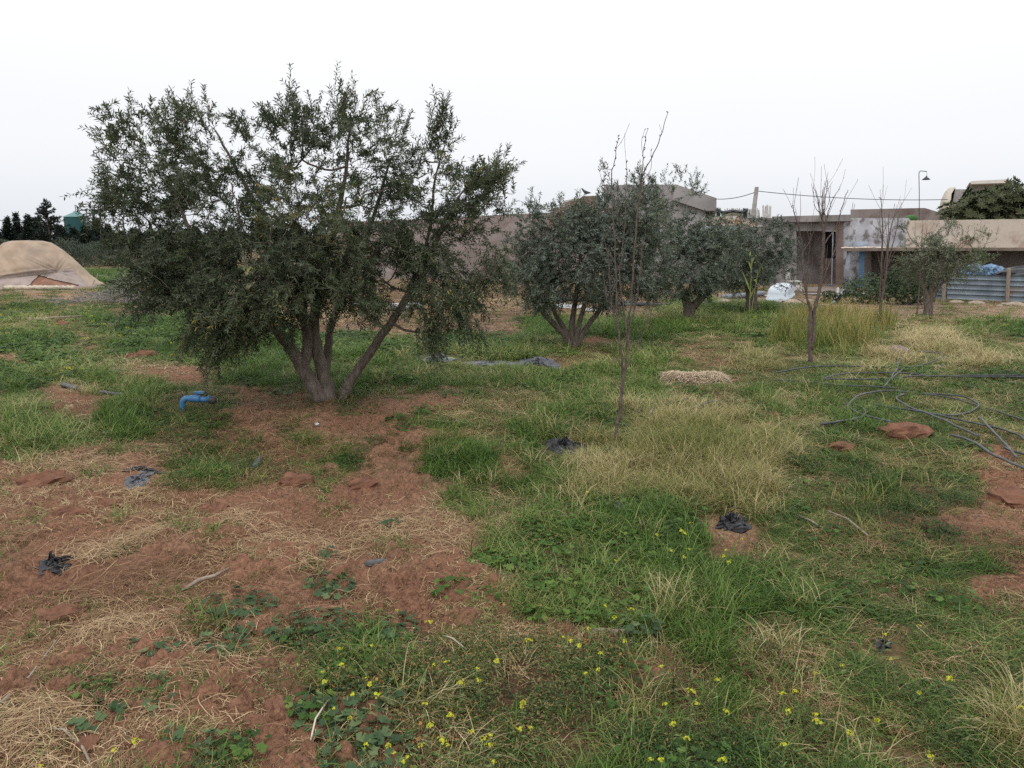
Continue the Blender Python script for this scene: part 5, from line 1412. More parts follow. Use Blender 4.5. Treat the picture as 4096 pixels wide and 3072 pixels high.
for k, (X, top, w, sp_) in enumerate(((-12, 905, 2.6, 0), (42, 870, 2.3, 0), (80, 852, 1.9, 0), (125, 860, 2.2, 0), (150, 872, 1.4, 0), (165, 866, 1.8, 0), (205, 800, 2.9, 1), (250, 905, 3.2, 0), (300, 915, 3.4, 0), (350, 905, 3.0, 0), (395, 875, 3.0, 0), (440, 900, 3.2, 0))):
    conifer(X, top, 1005, DC + (k % 3) * 3, w, cl[k], bool(sp_), seed=40 + k)
for k, X in enumerate((-70, -130, -200, -270, -340, -420, 490, 540, 600, 660, 720, 790, 860, 930)):
    conifer(X, 905 + (k * 37) % 25, 1005, DC + 2, 3.3, 'one of the dark conifers mostly hidden behind the big olive crown' if X > 0 else 'one of the conifers just beyond the left edge of the photograph', False, seed=60 + k)

def bush(name, label, c, rad, n, leaf, lw, m_leaf, cat='shrub', group=None, up=.3, four=False, seed=0, lift=0.0, whorl=0):
    global rng
    ro = rng; rng = np.random.default_rng(seed)
    o = thing(name, label, cat, (c[0], c[1], 0), group)
    v = unit(rng.normal(size=(n, 3))) * (rng.random(n) ** .30)[:, None]
    lump = .72 + .5 * fbm(v[:, 0] * 2.2 + seed, v[:, 2] * 2.2 + v[:, 1] * 1.7, 3, seed)
    p = v * np.array(rad) * lump[:, None]; p[:, 2] += rad[2] * .9 + lift
    ok = p[:, 2] > .02; p, v = p[ok], v[ok]; n = len(p)
    if whorl:
        az = rng.random((n, whorl)) * 6.283; ax = unit(v + np.array((0, 0, .3)))
        ref = unit(np.cross(ax, (.31, .12, .2))); r2 = np.cross(ax, ref)
        d = unit(ax[:, None] * .8 + (np.cos(az)[..., None] * ref[:, None] + np.sin(az)[..., None] * r2[:, None])).reshape(-1, 3)
        nr = (np.repeat(ax, whorl, 0) + rng.normal(size=(n * whorl, 3)) * .2); p2 = np.repeat(p, whorl, 0); tn = np.repeat(rng.random(n) * .5, whorl)
    else:
        d = unit(v + rng.normal(size=(n, 3)) * .7 + np.array((0, 0, up))); nr = unit(rng.normal(size=(n, 3)) + v); p2 = p; tn = .5 * fbm(p[:, 0] * 2, p[:, 2] * 2, 2, 3)
    m = len(p2)
    V, Q, R = leaf_cloud(p2, d, unit(nr), leaf * (.7 + .6 * rng.random(m)), np.full(m, lw), np.clip(tn + .5 * rng.random(m), 0, 1), four=four)
    put('foliage', mesh_np('foliage', V, None, Q, m_leaf, False, {'rnd': ('FACE', 'FLOAT', R)}), o)
    mb = MB()
    for k in range(7):
        t = unit(rng.normal(size=3) * (1, 1, .2) + np.array((0, 0, 1.1))) * rad[2] * 1.1
        mb.tube([(0, 0, -.03), t * .5 * (1.2, 1.2, 1) + (0, 0, lift * .5), t + (0, 0, lift)], [.035, .025, .01], 5, cap=False)
    put('stem', mb.mesh('stem', M_twig), o)
    rng = ro
    return o
M_far_ol = leaf_mat('far_olive_leaf', [(0, (.045, .062, .045)), (.5, (.075, .095, .065)), (1, (.13, .15, .10))], transl=.1)
M_far_gr = leaf_mat('far_grey_leaf', [(0, (.07, .075, .065)), (1, (.15, .15, .13))], transl=.1)
sb = ['far olive bush left of the covered heap', 'far olive bush over the left shoulder of the covered heap', 'far olive bush behind the right shoulder of the heap', 'far olive bush below the silo', 'wide far olive bush right of the silo base', 'greyish far olive bush next to the big olive leaves', 'far olive bush at the rim of the big olive crown']
for k, (X, base, wpx, top, mm) in enumerate(((20, 1075, 60, 962, 0), (150, 1075, 60, 970, 0), (275, 1078, 55, 955, 0), (330, 1078, 50, 985, 0), (385, 1072, 62, 970, 0), (440, 1074, 40, 985, 0), (510, 1074, 60, 965, 1))):
    c_ = G(X, base - 10); D_ = c_[1]; hgt = P(X, top, D_)[2]
    bush('olive_shrub', sb[k], c_, (wpx * D_ / FPX / 4, 1.3, hgt * .55), 2600, .14, .022, M_far_gr if mm else M_far_ol, 'bush', 'far row of olive bushes', seed=80 + k)
for k, X in enumerate((600, 690, 790, 890, 990, 1100, 1210)):
    c_ = G(X, 1066); bush('olive_shrub', 'one of the far olive bushes hidden behind the big olive crown', c_, (3.0, 1.3, 1.4), 1500, .15, .025, M_far_ol, 'bush', 'far row of olive bushes', seed=90 + k)
M_euph = leaf_mat('succulent_leaf', [(0, (.03, .055, .032)), (.5, (.065, .10, .055)), (.9, (.12, .16, .08)), (1, (.20, .22, .10))], transl=.1, rough=.6)
M_euph2 = leaf_mat('dark_bush_leaf', [(0, (.018, .036, .018)), (.5, (.036, .062, .028)), (1, (.075, .11, .045))], transl=.1, rough=.6)
c_ = G(3470, 1216); bush('round_bush', 'rounded grey-green bush left of the slender bare tree', c_, (.95, .7, .48), 620, .07, .011, M_euph, 'bush', None, seed=101, whorl=12)
c_ = G(3630, 1218); bush('round_bush', 'rounded darker green bush right of the slender bare tree', c_, (.98, .7, .60), 700, .07, .011, M_euph2, 'bush', None, seed=102, whorl=12)
c_ = G(3322, 1214); bush('round_bush', 'small low bush left of the leaning pale pipe', c_, (.35, .3, .2), 160, .06, .010, M_euph2, 'bush', None, seed=103, whorl=12)
# dead brush pile left of the big olive
def brush():
    c_ = G(590, 1215); o = thing('brush_pile', 'heap of grey dead branches behind the big olive at left', 'brush pile', c_)
    org = np.array(c_); mb = MB()
    for k in range(1500):
        s = rng.normal(size=3) * np.array((1.9, .9, .35)); z = max(.02, (1.15 - .32 * abs(s[0])) * rng.random() ** 1.2 + .02)
        p = org + (s[0] * .75, s[1] + .8, z); a = rng.random() * 6.283; d_ = np.array((math.cos(a), math.sin(a), rng.normal() * .3)) * (.25 + .5 * rng.random())
        mb.tube([p - d_ / 2, p + rng.normal(size=3) * .03, p + d_ / 2], [.007, .006, .003], 3, cap=False)
    ob = mb.build('dead_branches', mat('dead_twig', (.16, .145, .14), (.30, .27, .26), scale=10, bump=0), o); ob['kind'] = 'stuff'
brush()
log('pale_tube', [G(638, 1195) + (0, 0, 1.05), G(680, 1200) + (0, 0, .72)], .075, mat('pale_green_tube', (.38, .42, .42), (.48, .52, .52), bump=0), 'pale tube sticking out of the dead brush pile', 'tube')
# green corn-like plant before the fourth olive
def corn():
    q = G(2996, 1262); D = q[1]; o = thing('corn_plant', 'tall pale green corn-like plant before the fourth olive', 'plant', q)
    mb = MB()
    mb.tube(smooth_path([q, P(3000, 1180, D), P(3004, 1120, D), P(3006, 1060, D), P(3010, 1020, D)], 4), .012, 5); mb.tube(smooth_path([q + (.05, 0, 0), P(3016, 1180, D), P(3028, 1110, D), P(3032, 1080, D)], 4), .009, 5)
    mb.build('stalk', M_reed0, o)
    for pts in (((3006, 1180), (2988, 1130), (2968, 1085)), ((3002, 1190), (3020, 1150), (3034, 1146)), ((3004, 1130), (3020, 1120), (3032, 1145)), ((3006, 1080), (2996, 1050), (2984, 1046)), ((3008, 1060), (3016, 1030), (3026, 1020)), ((3028, 1110), (3040, 1080), (3038, 1060)), ((3006, 1050), (3000, 1020), (3004, 1000))):
        p = smooth_path([P(a, b_, D + rng.normal() * .05) for a, b_ in pts], 5); k = len(p); w_ = .045 * np.sin(np.linspace(.15, 1, k) * np.pi) + .004
        sd_ = np.array((.7, .5, .5)); V = np.concatenate([p - sd_ * w_[:, None] * .6, p, p + sd_ * w_[:, None] * .6]); 
        V[k:2 * k] -= (0, .012, .01)
        i = np.arange(k - 1)[:, None]; Q = np.concatenate([np.hstack([i, i + 1, i + k + 1, i + k]), np.hstack([i + k, i + k + 1, i + 2 * k + 1, i + 2 * k])])
        mb = MB(); mb.add(V, None, Q); mb.build('leaf', M_reed0, o, True)
M_reed0 = mat('corn_leaf', (.17, .22, .06), (.28, .31, .10), scale=6, bump=0)
corn()
# ------------------------------------------------------------------ things lying in the field
def on(X, Y, dz=0.0):
    """point on the real ground under a photo pixel"""
    p = G(X, Y)
    for _ in range(3): p = G(X, Y, float(H(p[0], p[1])))
    return p + np.array((0, 0, dz))
def hose(pts, label, r=.0115, m=None, name='irrigation_hose', lift=.062):
    p = smooth_path([on(*q) for q in pts], 8)
    p[:, 2] = H(p[:, 0], p[:, 1]) + lift + .02 * vnoise(p[:, 0] * 2.2, p[:, 1] * 2.2, 4)
    mb = MB(); mb.tube(p, r * .85, 6)
    return mb.single(name, m or M_hose, label, 'hose', group='irrigation hoses strewn at the right' if name == 'irrigation_hose' else None, smooth=True)
def rz(px, py): return (3096 + px / 2.212, 1200 + py / 2.212)
Hs = [
 ([(0, 695), (180, 660), (340, 632), (560, 618), (760, 625), (980, 633)], 'upper left hose, gently arched, ending right of the young tree', .012, 0),
 ([(440, 745), (520, 712), (620, 695), (760, 688), (900, 686), (1080, 690), (1250, 703), (1500, 712), (1800, 715), (2212, 712), (2500, 708)], 'long straight hose running to the right edge, upper of the close pair', .013, 0),
 ([(0, 758), (180, 765), (420, 785), (700, 808), (900, 820), (1080, 828)], 'straight hose from the left below the arched one', .012, 0),
 ([(430, 752), (620, 748), (820, 752), (1000, 745), (1200, 725), (1400, 716), (1700, 725), (2212, 728), (2500, 735)], 'long hose running to the right edge, lower of the close pair', .013, 0),
 ([(1080, 545), (1112, 560), (1095, 610), (1085, 650), (1050, 700), (1020, 760), (970, 815)], 'short pale grey kinked hose crossing the long pair', .013, 1),
 ([(1270, 495), (1380, 500), (1470, 512), (1475, 545), (1400, 580), (1280, 622), (1160, 640), (1110, 680), (1060, 720), (1020, 740)], 'grey hose looping up and right above the long pair', .011, 1),
 ([(1120, 405), (1200, 385), (1300, 372), (1400, 378), (1480, 376)], 'short dark hose lying above the small earth mound', .014, 0),
 ([(1210, 862), (1080, 856), (930, 858), (800, 880), (710, 920), (660, 965), (665, 1005), (720, 1042), (800, 1075), (900, 1102), (1030, 1135)], 'hose bent in a wide open curve at the left of the coils', .012, 1),
 ([(610, 965), (690, 975), (760, 1000), (800, 1040), (790, 1075), (720, 1110), (560, 1142), (410, 1168)], 'small curling hose end pointing left below the wide curve', .013, 0),
 ([(410, 1160), (560, 1145), (690, 1112), (770, 1092)], 'doubled dark hose end at the lower left of the coils', .014, 0),
 ([(880, 965), (1000, 1000), (1200, 1030), (1400, 1062), (1600, 1110), (1800, 1155), (2000, 1205), (2140, 1255), (2230, 1320), (2400, 1420)], 'long hose slanting down to the right edge through the coils', .013, 0),
 ([(1090, 890), (1150, 885), (1090, 905), (1085, 930), (1150, 970), (1250, 1020), (1380, 1070), (1500, 1120), (1600, 1175), (1700, 1222), (1800, 1270)], 'hose turning back in a hook then slanting right', .013, 1),
 ([(1300, 882), (1450, 882), (1600, 893), (1720, 922), (1800, 968), (1790, 1005), (1740, 1042), (1640, 1068), (1540, 1076), (1400, 1066)], 'rounded hose coil, outer ring on the right', .013, 0),
 ([(1350, 885), (1480, 905), (1620, 930), (1740, 968), (1800, 985)], 'inner strand of the rounded hose coil', .011, 0),
 ([(1870, 1010), (1980, 1040), (2100, 1085), (2212, 1125), (2400, 1190)], 'hose leaving the coil toward the right edge', .012, 0),
 ([(1800, 1090), (1850, 1130), (1900, 1195), (1960, 1260), (2030, 1340), (2080, 1400), (2140, 1470)], 'grey hose slanting steeply down near the right edge', .013, 1),
 ([(1560, 1262), (1680, 1295), (1780, 1345), (1850, 1392), (1940, 1450), (2050, 1500), (2212, 1565), (2400, 1640)], 'lowest grey hose curving to the right edge', .015, 1),
 ([(2030, 1380), (2100, 1412), (2212, 1440), (2400, 1480)], 'dark hose end at the right edge above the lowest hose', .013, 0),
]
for pts, lb, r_, g_ in Hs: hose([rz(*p) for p in pts], lb, r_, M_hosegrey if g_ else M_hose)
hose([(2540, 1672), (2620, 1648), (2690, 1632), (2750, 1620)], 'thin dark hose piece right of the bare sapling', .012, name='hose_piece')
hose([(2700, 1682), (2770, 1658), (2850, 1630)], 'straight dark tube piece right of the white stick', .014, name='hose_piece')
mb = MB(); mb.tube([on(2592, 1695, .02), on(2604, 1665, .06), on(2618, 1635, .03)], .014, 6, .2); mb.single('white_stick', M_white_pl, 'short whitish stick standing out beside the bare sapling', 'stick')

def plastic(pts, label, name='black_plastic_bag', h=.10, m=None, nn=14, cat='plastic bag', seed=0):
    """crumpled film over a photo polygon (list of ground points round the rim)"""
    global rng
    ro = rng; rng = np.random.default_rng(200 + seed)
    R = np.array([on(*p) for p in pts]); c = R.mean(0); k = len(R) * 4
    rim = smooth_path(np.vstack([R, R[:1]]), 4)[:-1]; rim = rim + rng.normal(size=rim.shape) * .012 * (1, 1, 0)
    V = []; size = np.linalg.norm(R - c, axis=1).mean()
    for i in range(nn + 1):
        t = i / nn
        p = c * (1 - t) + rim * t
        a_ = np.arange(len(rim))
        ridge = np.minimum(.55, fbm(3 + 2.2 * np.cos(a_ * 2 * np.pi / len(rim)) + .6 * t, 3 + 2.2 * np.sin(a_ * 2 * np.pi / len(rim)) + t * 1.6 + seed, 3, seed) - .32) * 1.7
        ridge = np.maximum(ridge, .05)
        z = .55 * h * (1 - t ** 7) * (.12 + 1.5 * ridge) * (.55 + .45 * (1 - t)) + .006 * rng.random(len(rim))
        V.append(np.stack([p[:, 0] + rng.normal(size=len(rim)) * .008, p[:, 1] + rng.normal(size=len(rim)) * .008, H(p[:, 0], p[:, 1]) + z + .006], -1))
    V = np.array(V).reshape(-1, 3); m_ = len(rim)
    i = np.arange(nn)[:, None] * m_; j = np.arange(m_)[None]; j2 = (j + 1) % m_
    mb = MB(); mb.add(V, None, np.stack([i + j, i + m_ + j, i + m_ + j2, i + j2], -1).reshape(-1, 4))
    o = mb.single(name, m or M_black, label, cat, smooth=False)
    rng = ro
    return o
def pz(ox, oy, s): return lambda L_: [(ox + a / s, oy + b_ / s) for a, b_ in L_]
z2 = pz(0, 1650, 2.212)
M_greyfilm = mat('grey_black_film', (.05, .052, .06), (.11, .115, .13), rough=.35, scale=9, bump=.6, bdist=.008)
plastic(z2([(1090, 620), (1200, 580), (1350, 500), (1330, 600), (1300, 650), (1200, 700), (1110, 690)]), 'greyish black plastic bag lying flat, upper left soil', m=M_greyfilm, h=.09, seed=1)
plastic(z2([(1060, 530), (1160, 492), (1300, 505), (1350, 510), (1460, 545), (1350, 540), (1240, 535), (1150, 510)]), 'torn black strip beside the greyish plastic bag', h=.04, name='black_plastic_strip', seed=2)
plastic(z2([(335, 1400), (380, 1330), (450, 1315), (530, 1350), (670, 1320), (640, 1370), (560, 1440), (470, 1450), (400, 1480), (345, 1475)]), 'glossy black plastic bag in a hollow at the far left', h=.13, seed=3)
plastic([(2178, 1800), (2185, 1775), (2230, 1768), (2285, 1775), (2300, 1800), (2360, 1800), (2330, 1820), (2240, 1818)], 'black plastic bag half buried in grass left of the sapling foot', h=.13, seed=4)
plastic([(2440, 2035), (2470, 2020), (2520, 2035), (2510, 2055), (2460, 2058)], 'small dark plastic scrap at the top of the green grass', h=.06, name='black_plastic_scrap', m=M_greyfilm, seed=5)
plastic([(2865, 2110), (2890, 2075), (2960, 2070), (2990, 2095), (3000, 2125), (2930, 2135), (2880, 2120)], 'crumpled black plastic bag right of the green grass patch', h=.13, seed=6)
plastic([(3505, 2595), (3520, 2578), (3545, 2585), (3580, 2580), (3570, 2600), (3530, 2610)], 'small black plastic scrap in the grass at lower right', h=.05, name='black_plastic_scrap', seed=7)
plastic([(2605, 1548), (2625, 1540), (2650, 1542), (2640, 1552), (2620, 1555)], 'tiny black scrap left of the pale straw heap', h=.03, name='black_plastic_scrap', m=M_greyfilm, seed=8)
plastic([(1690, 1440), (1730, 1425), (1760, 1420), (1790, 1432), (1830, 1440), (1790, 1448), (1720, 1450)], 'folded black sheet under the hanging olive branches', h=.14, name='black_plastic_sheet', m=M_greyfilm, seed=9)
plastic([(1860, 1450), (1920, 1448), (1990, 1455), (2060, 1450), (2062, 1462), (1980, 1466), (1900, 1460)], 'narrow twisted neck of the long black sheet', h=.05, name='black_plastic_sheet', m=M_greyfilm, seed=10)
plastic([(2055, 1458), (2090, 1440), (2140, 1434), (2200, 1445), (2245, 1462), (2230, 1478), (2190, 1470), (2140, 1460), (2090, 1464)], 'broad humped end of the long black sheet by the second olive', h=.16, name='black_plastic_sheet', m=M_greyfilm, seed=11)
plastic([(3890, 2088), (3905, 2078), (3925, 2080), (3928, 2092), (3905, 2096)], 'small dark plastic cap at the right edge of the field', h=.05, name='black_plastic_scrap', m=M_greyfilm, seed=12)
M_litter = mat('white_litter', (.6, .6, .6), (.75, .75, .76), rough=.5, scale=9, bump=.2)
for k, (x_, y_, lb) in enumerate(((1270, 1700, 'small white scrap at the foot of the big olive'), (1338, 1752, 'pale crumpled scrap below the big olive trunk'), (1178, 2232, 'tiny white pebble-like scrap on the red soil'))):
    plastic([(x_ - 6, y_ + 3), (x_ - 3, y_ - 5), (x_ + 6, y_ - 2), (x_ + 4, y_ + 4)], lb, name='white_scrap', h=.02, m=M_litter, nn=5, cat='litter', seed=30 + k)

# blue elbow pipe with valve
def valve():
    D = G(726, 1648)[1]
    o = thing('water_valve', 'blue plastic elbow pipe with valve rising from the ground', 'water valve', on(726, 1645))
    def q(px, py): return P(300 + px / 2.212, 950 + py / 2.212, D)
    M_b = mat('blue_pvc', (.045, .14, .29), (.075, .20, .36), rough=.4, scale=8, bump=.05)
    mb = MB(); mb.tube(smooth_path([q(958, 1560), q(952, 1500), q(955, 1452), q(985, 1425), q(1040, 1425)], 5), .034, 14); mb.build('elbow_pipe', M_b, o, True)
    mb = MB(); mb.tube([q(1020, 1425), q(1028, 1425), q(1100, 1428), q(1108, 1428)], [.037, .042, .042, .037], 14); mb.tube([q(1105, 1432), q(1180, 1435)], .031, 14); mb.build('valve_body', M_b, o, True)
    mb = MB(); mb.tube([q(1178, 1435), q(1190, 1436), q(1235, 1440), q(1245, 1442)], [.034, .043, .043, .03], 12); mb.build('coupling', mat('black_coupling', (.035, .036, .04), (.06, .06, .065), rough=.5, bump=0), o, True)
    mb = MB(); mb.tube([q(1080, 1420), q(1080, 1382)], .014, 8); c_ = q(1100, 1370)
    mb.box(c_ - (.055, .018, .012), c_ + (.055, .018, .012)); mb.build('handle', M_b, o)
    for x_ in (962, 1188):
        mb = MB(); ref = q(x_ if x_ > 1000 else 1022, 1427)
        mb.tube([ref - (.008, 0, 0), ref + (.008, 0, 0)], .040, 14); mb.build('collar', M_b, o, True)
valve()
log('grey_tube', [on(252, 1553, .05), on(310, 1568, .04)], .033, M_hosegrey, 'short thick grey tube lying in the grass at left', 'tube')
log('grey_tube', [on(400, 1580, .04), on(460, 1584, .03), on(518, 1590, .03)], .02, M_hosegrey, 'thinner grey tube half sunk in the grass at left', 'tube')
log('dark_tube', [on(1462, 2275, .025), on(1500, 2270, .03), on(1540, 2262, .025)], .022, M_hosegrey, 'short dark grey tube on the red soil, centre left', 'tube', 8, .02)
log('weathered_slat', [on(1014, 1885, .03), on(1040, 1848, .03)], .028, M_hosegrey, 'small grey slat lying on the soil below the big olive', 'slat', 4, .05)
log('weathered_slat', [on(2365, 2548, .03), on(2450, 2552, .03), on(2540, 2552, .03)], .018, M_wood, 'long grey wooden slat in the weeds, lower centre', 'slat', 4, .05)
log('grey_branch', [on(730, 2375, .02), on(800, 2352, .05), on(860, 2330, .04), on(920, 2290, .03)], [.007, .012, .010, .004], M_wood, 'curved flat grey branch on the straw, left of centre', 'branch', 6, .2)
log('dry_stalk_bundle', [on(-20, 2860, .03), on(120, 2740, .04), (on(240, 2570, .03))], [.005, .005, .002], mat('dry_stalk', (.22, .19, .15), (.34, .30, .24), bump=.1), 'thin dry stalk slanting in from the left edge', 'stalk', 5, .3)
log('dry_branch', [on(130, 2930, .02), on(260, 2955, .04), on(330, 3010, .03), on(372, 3090, .02)], [.004, .006, .006, .004], M_wood, 'thin grey curved twig at the bottom left corner', 'twig', 5, .3)
log('dry_stalk', [on(1230, 3040, .02), on(1265, 2930, .06), on(1310, 2850, .05), on(1365, 2795, .03)], .004, mat('pale_stalk', (.5, .42, .32), (.6, .53, .43), bump=0), 'pale thin stalk slanting upward at the bottom, left of flowers', 'stalk', 5, .2)
log('dry_stalk', [on(1775, 2565, .03), on(1810, 2590, .05), on(1865, 2620, .03)], [.003, .005, .003], mat('pale_stalk', (.5, .42, .32), (.6, .53, .43), bump=0), 'short pale stalk lying left of the grey slat', 'stalk', 5, .2)
for k, (pts, lb) in enumerate((([(3310, 2060), (3390, 2105), (3470, 2160)], 'thin grey twig in the grass right of the crumpled black bag'), ([(3190, 2078), (3240, 2110), (3290, 2130)], 'short dark twig nearest the crumpled black bag'),
        ([(110, 1285), (230, 1278), (330, 1270)], 'dark thin branch lying in the far left meadow'), ([(90, 1280), (160, 1284), (220, 1292)], 'pale weathered stick in the far left meadow'))):
    log('fallen_twig', [on(*p, .03 + .02 * (i == 1)) for i, p in enumerate(pts)], .008 if k < 2 else .035, M_wood, lb, 'twig', 5, .3)
plastic([(200, 1290), (240, 1284), (275, 1292), (262, 1302), (225, 1300)], 'low dark clod in the far left meadow', name='soil_clod', h=.16, m=M_clod, cat='clod', seed=44)

# pale straw heap right of the sapling, mown-hay mats
def hay(X0, X1, Y, n, r, label, name='hay_heap', hgt=.10, m=None, seed=0, depth=.18, ln=.16):
    global rng
    ro = rng; rng = np.random.default_rng(300 + seed)
    a, b_ = on(X0, Y), on(X1, Y); c_ = (a + b_) / 2
    o = thing(name, label, 'straw', c_)
    mb = MB()
    t = rng.random(n); y = rng.normal(size=n) * depth * .5
    lump = .3 + .8 * vnoise(t * 9, t * 0, seed)
    z = hgt * lump * np.clip(1 - (y / depth) ** 2, 0, 1) * rng.random(n) ** .5
    p = a * (1 - t)[:, None] + b_ * t[:, None]; p[:, 1] += y; p[:, 0] += rng.normal(size=n) * .03
    az = (rng.random(n) - .5) * 6.283 * (rng.random(n) ** .6) + 3.14 * (rng.random(n) < .5); z = np.where(n > 0, z * .45, z); d_ = np.stack([np.cos(az), np.sin(az), rng.normal(size=n) * .10], -1) * (ln * (.4 + rng.random(n)))[:, None]
    sd_ = np.stack([-np.sin(az), np.cos(az), np.zeros(n)], -1) * r
    g_ = H(p[:, 0], p[:, 1]); p[:, 2] = g_ + .015 + z
    mid = p + rng.normal(size=(n, 3)) * .02
    V = np.stack([p - d_ / 2 - sd_, p - d_ / 2 + sd_, mid + sd_, mid - sd_, p + d_ / 2 + sd_, p + d_ / 2 - sd_], 1); V[..., 2] = np.maximum(V[..., 2], g_[:, None] + .004)
    i = np.arange(n)[:, None] * 6; Q = np.concatenate([i + np.array([0, 1, 2, 3])[None], i + np.array([3, 2, 4, 5])[None]])
    rn = rng.random(n) * .5 + .45
    me = mesh_np('straw_strands', V.reshape(-1, 3) - np.array(o.location), None, Q, m or M_hay, False, {'rnd': ('FACE', 'FLOAT', np.concatenate([rn, rn]))})
    put('straw_strands', me, o)
    rng = ro
M_hay = leaf_mat('hay_strand', [(0, (.17, .095, .05)), (.5, (.31, .205, .11)), (1, (.55, .41, .25))], transl=.1, rough=.7)
M_hayp = leaf_mat('pale_hay_strand', [(0, (.30, .215, .13)), (1, (.60, .48, .34))], transl=.1, rough=.7)
hay(2672, 2782, 1522, 2600, .0028, 'left lump of the pale straw heap right of the sapling', hgt=.20, m=M_hayp, seed=1, depth=.26, ln=.24)
hay(2785, 2880, 1520, 2300, .0028, 'right lump of the pale straw heap right of the sapling', hgt=.18, m=M_hayp, seed=2, depth=.26, ln=.24)
def mat_of_straw(path, wid, n, label, seed, lng=(.07, .32), w_=.0024):
    """loose swath: curved stalks strewn about a line, thinning out at its edges"""
    global rng
    ro = rng; rng = np.random.default_rng(400 + seed)
    c = smooth_path([on(*p) for p in path], 8); o = thing('straw_mat', label, 'straw', c[len(c) // 2])
    n = int(n * .78)
    V, Q, R = stalks(n, lng[0], lng[1], .0001, w_, .0, .030, 1.1, seg=5)
    k = V.reshape(n, -1, 3)
    t = rng.random(n) * (len(c) - 1.001); i_ = t.astype(int); f_ = (t - i_)[:, None]
    p = c[i_] * (1 - f_) + c[i_ + 1] * f_; dirv = unit(c[i_ + 1] - c[i_])
    clump = rng.normal(size=(14, 2)); q_ = rng.integers(0, 14, n)
    off = rng.normal(size=(n, 2)) * wid * np.array((1.2, 1.0)) * .55 + clump[q_] * wid * .6
    a0 = np.arctan2(dirv[:, 1], dirv[:, 0]) + rng.normal(size=n) * 1.05
    ca, sa = np.cos(a0), np.sin(a0)
    # stalks() gave each its own heading; take it out and lay it along the swath
    h = k[:, -1, :2] - k[:, 0, :2]; ah = np.arctan2(h[:, 1], h[:, 0]); ca, sa = np.cos(a0 - ah), np.sin(a0 - ah)
    x = k[..., 0] * ca[:, None] - k[..., 1] * sa[:, None]; y = k[..., 0] * sa[:, None] + k[..., 1] * ca[:, None]
    X = x + (p[:, 0] + off[:, 0])[:, None]; Y = y + (p[:, 1] + off[:, 1])[:, None]
    lift = (.022 * np.exp(-(off ** 2).sum(1) / wid ** 2) * rng.random(n))[:, None]
    Z = H(X, Y) + k[..., 2] + lift + .006
    V = np.stack([X, Y, Z], -1).reshape(-1, 3) - np.array(o.location)
    put('straw_strands', mesh_np('straw_strands', V, None, Q, M_hay, False, {'rnd': ('FACE', 'FLOAT', np.clip(R * .8 + .15, 0, 1))}), o)
    o.children[0]['kind'] = 'stuff'
    rng = ro
mat_of_straw([(1600, 2120), (1720, 2095), (1840, 2110)], .26, 1900, 'thick pale straw mat beside the left rim of the green patch', 3, (.08, .26))
mat_of_straw([(0, 2030), (120, 2000), (260, 2040)], .30, 1300, 'pale straw at the left edge above the bare hollow', 4)
mat_of_straw([(330, 2250), (480, 2205), (640, 2140), (820, 2110), (960, 2080)], .13, 1500, 'long curving straw swath running up and right from the glossy black bag', 5)
mat_of_straw([(1000, 2130), (1080, 2190), (1180, 2200), (1330, 2230)], .17, 1100, 'tangled straw swath on the soil at centre left', 6)
mat_of_straw([(0, 2930), (120, 2880), (260, 2860)], .12, 900, 'pale straw at the bottom left corner', 7, (.06, .22))
mat_of_straw([(350, 2620), (370, 2540), (460, 2500), (560, 2500), (600, 2530)], .07, 700, 'nest-like curl of straw left of the mallow weeds', 8, (.08, .24))
mat_of_straw([(1660, 1520), (1760, 1510), (1860, 1490)], .45, 1200, 'reddish dry root litter behind the big olive', 9)
mat_of_straw([(60, 1840), (250, 1850), (420, 1880)], .4, 1400, 'dry straw litter above the dark soil lump at left', 10)
mat_of_straw([(560, 2700), (760, 2640), (900, 2700)], .16, 600, 'thin straw strewn among the mallow weeds', 11, (.08, .3))
mat_of_straw([(1880, 2010), (2050, 2040), (2200, 2060)], .28, 1300, 'pinkish straw litter left of the long tan grass', 12, (.06, .2))

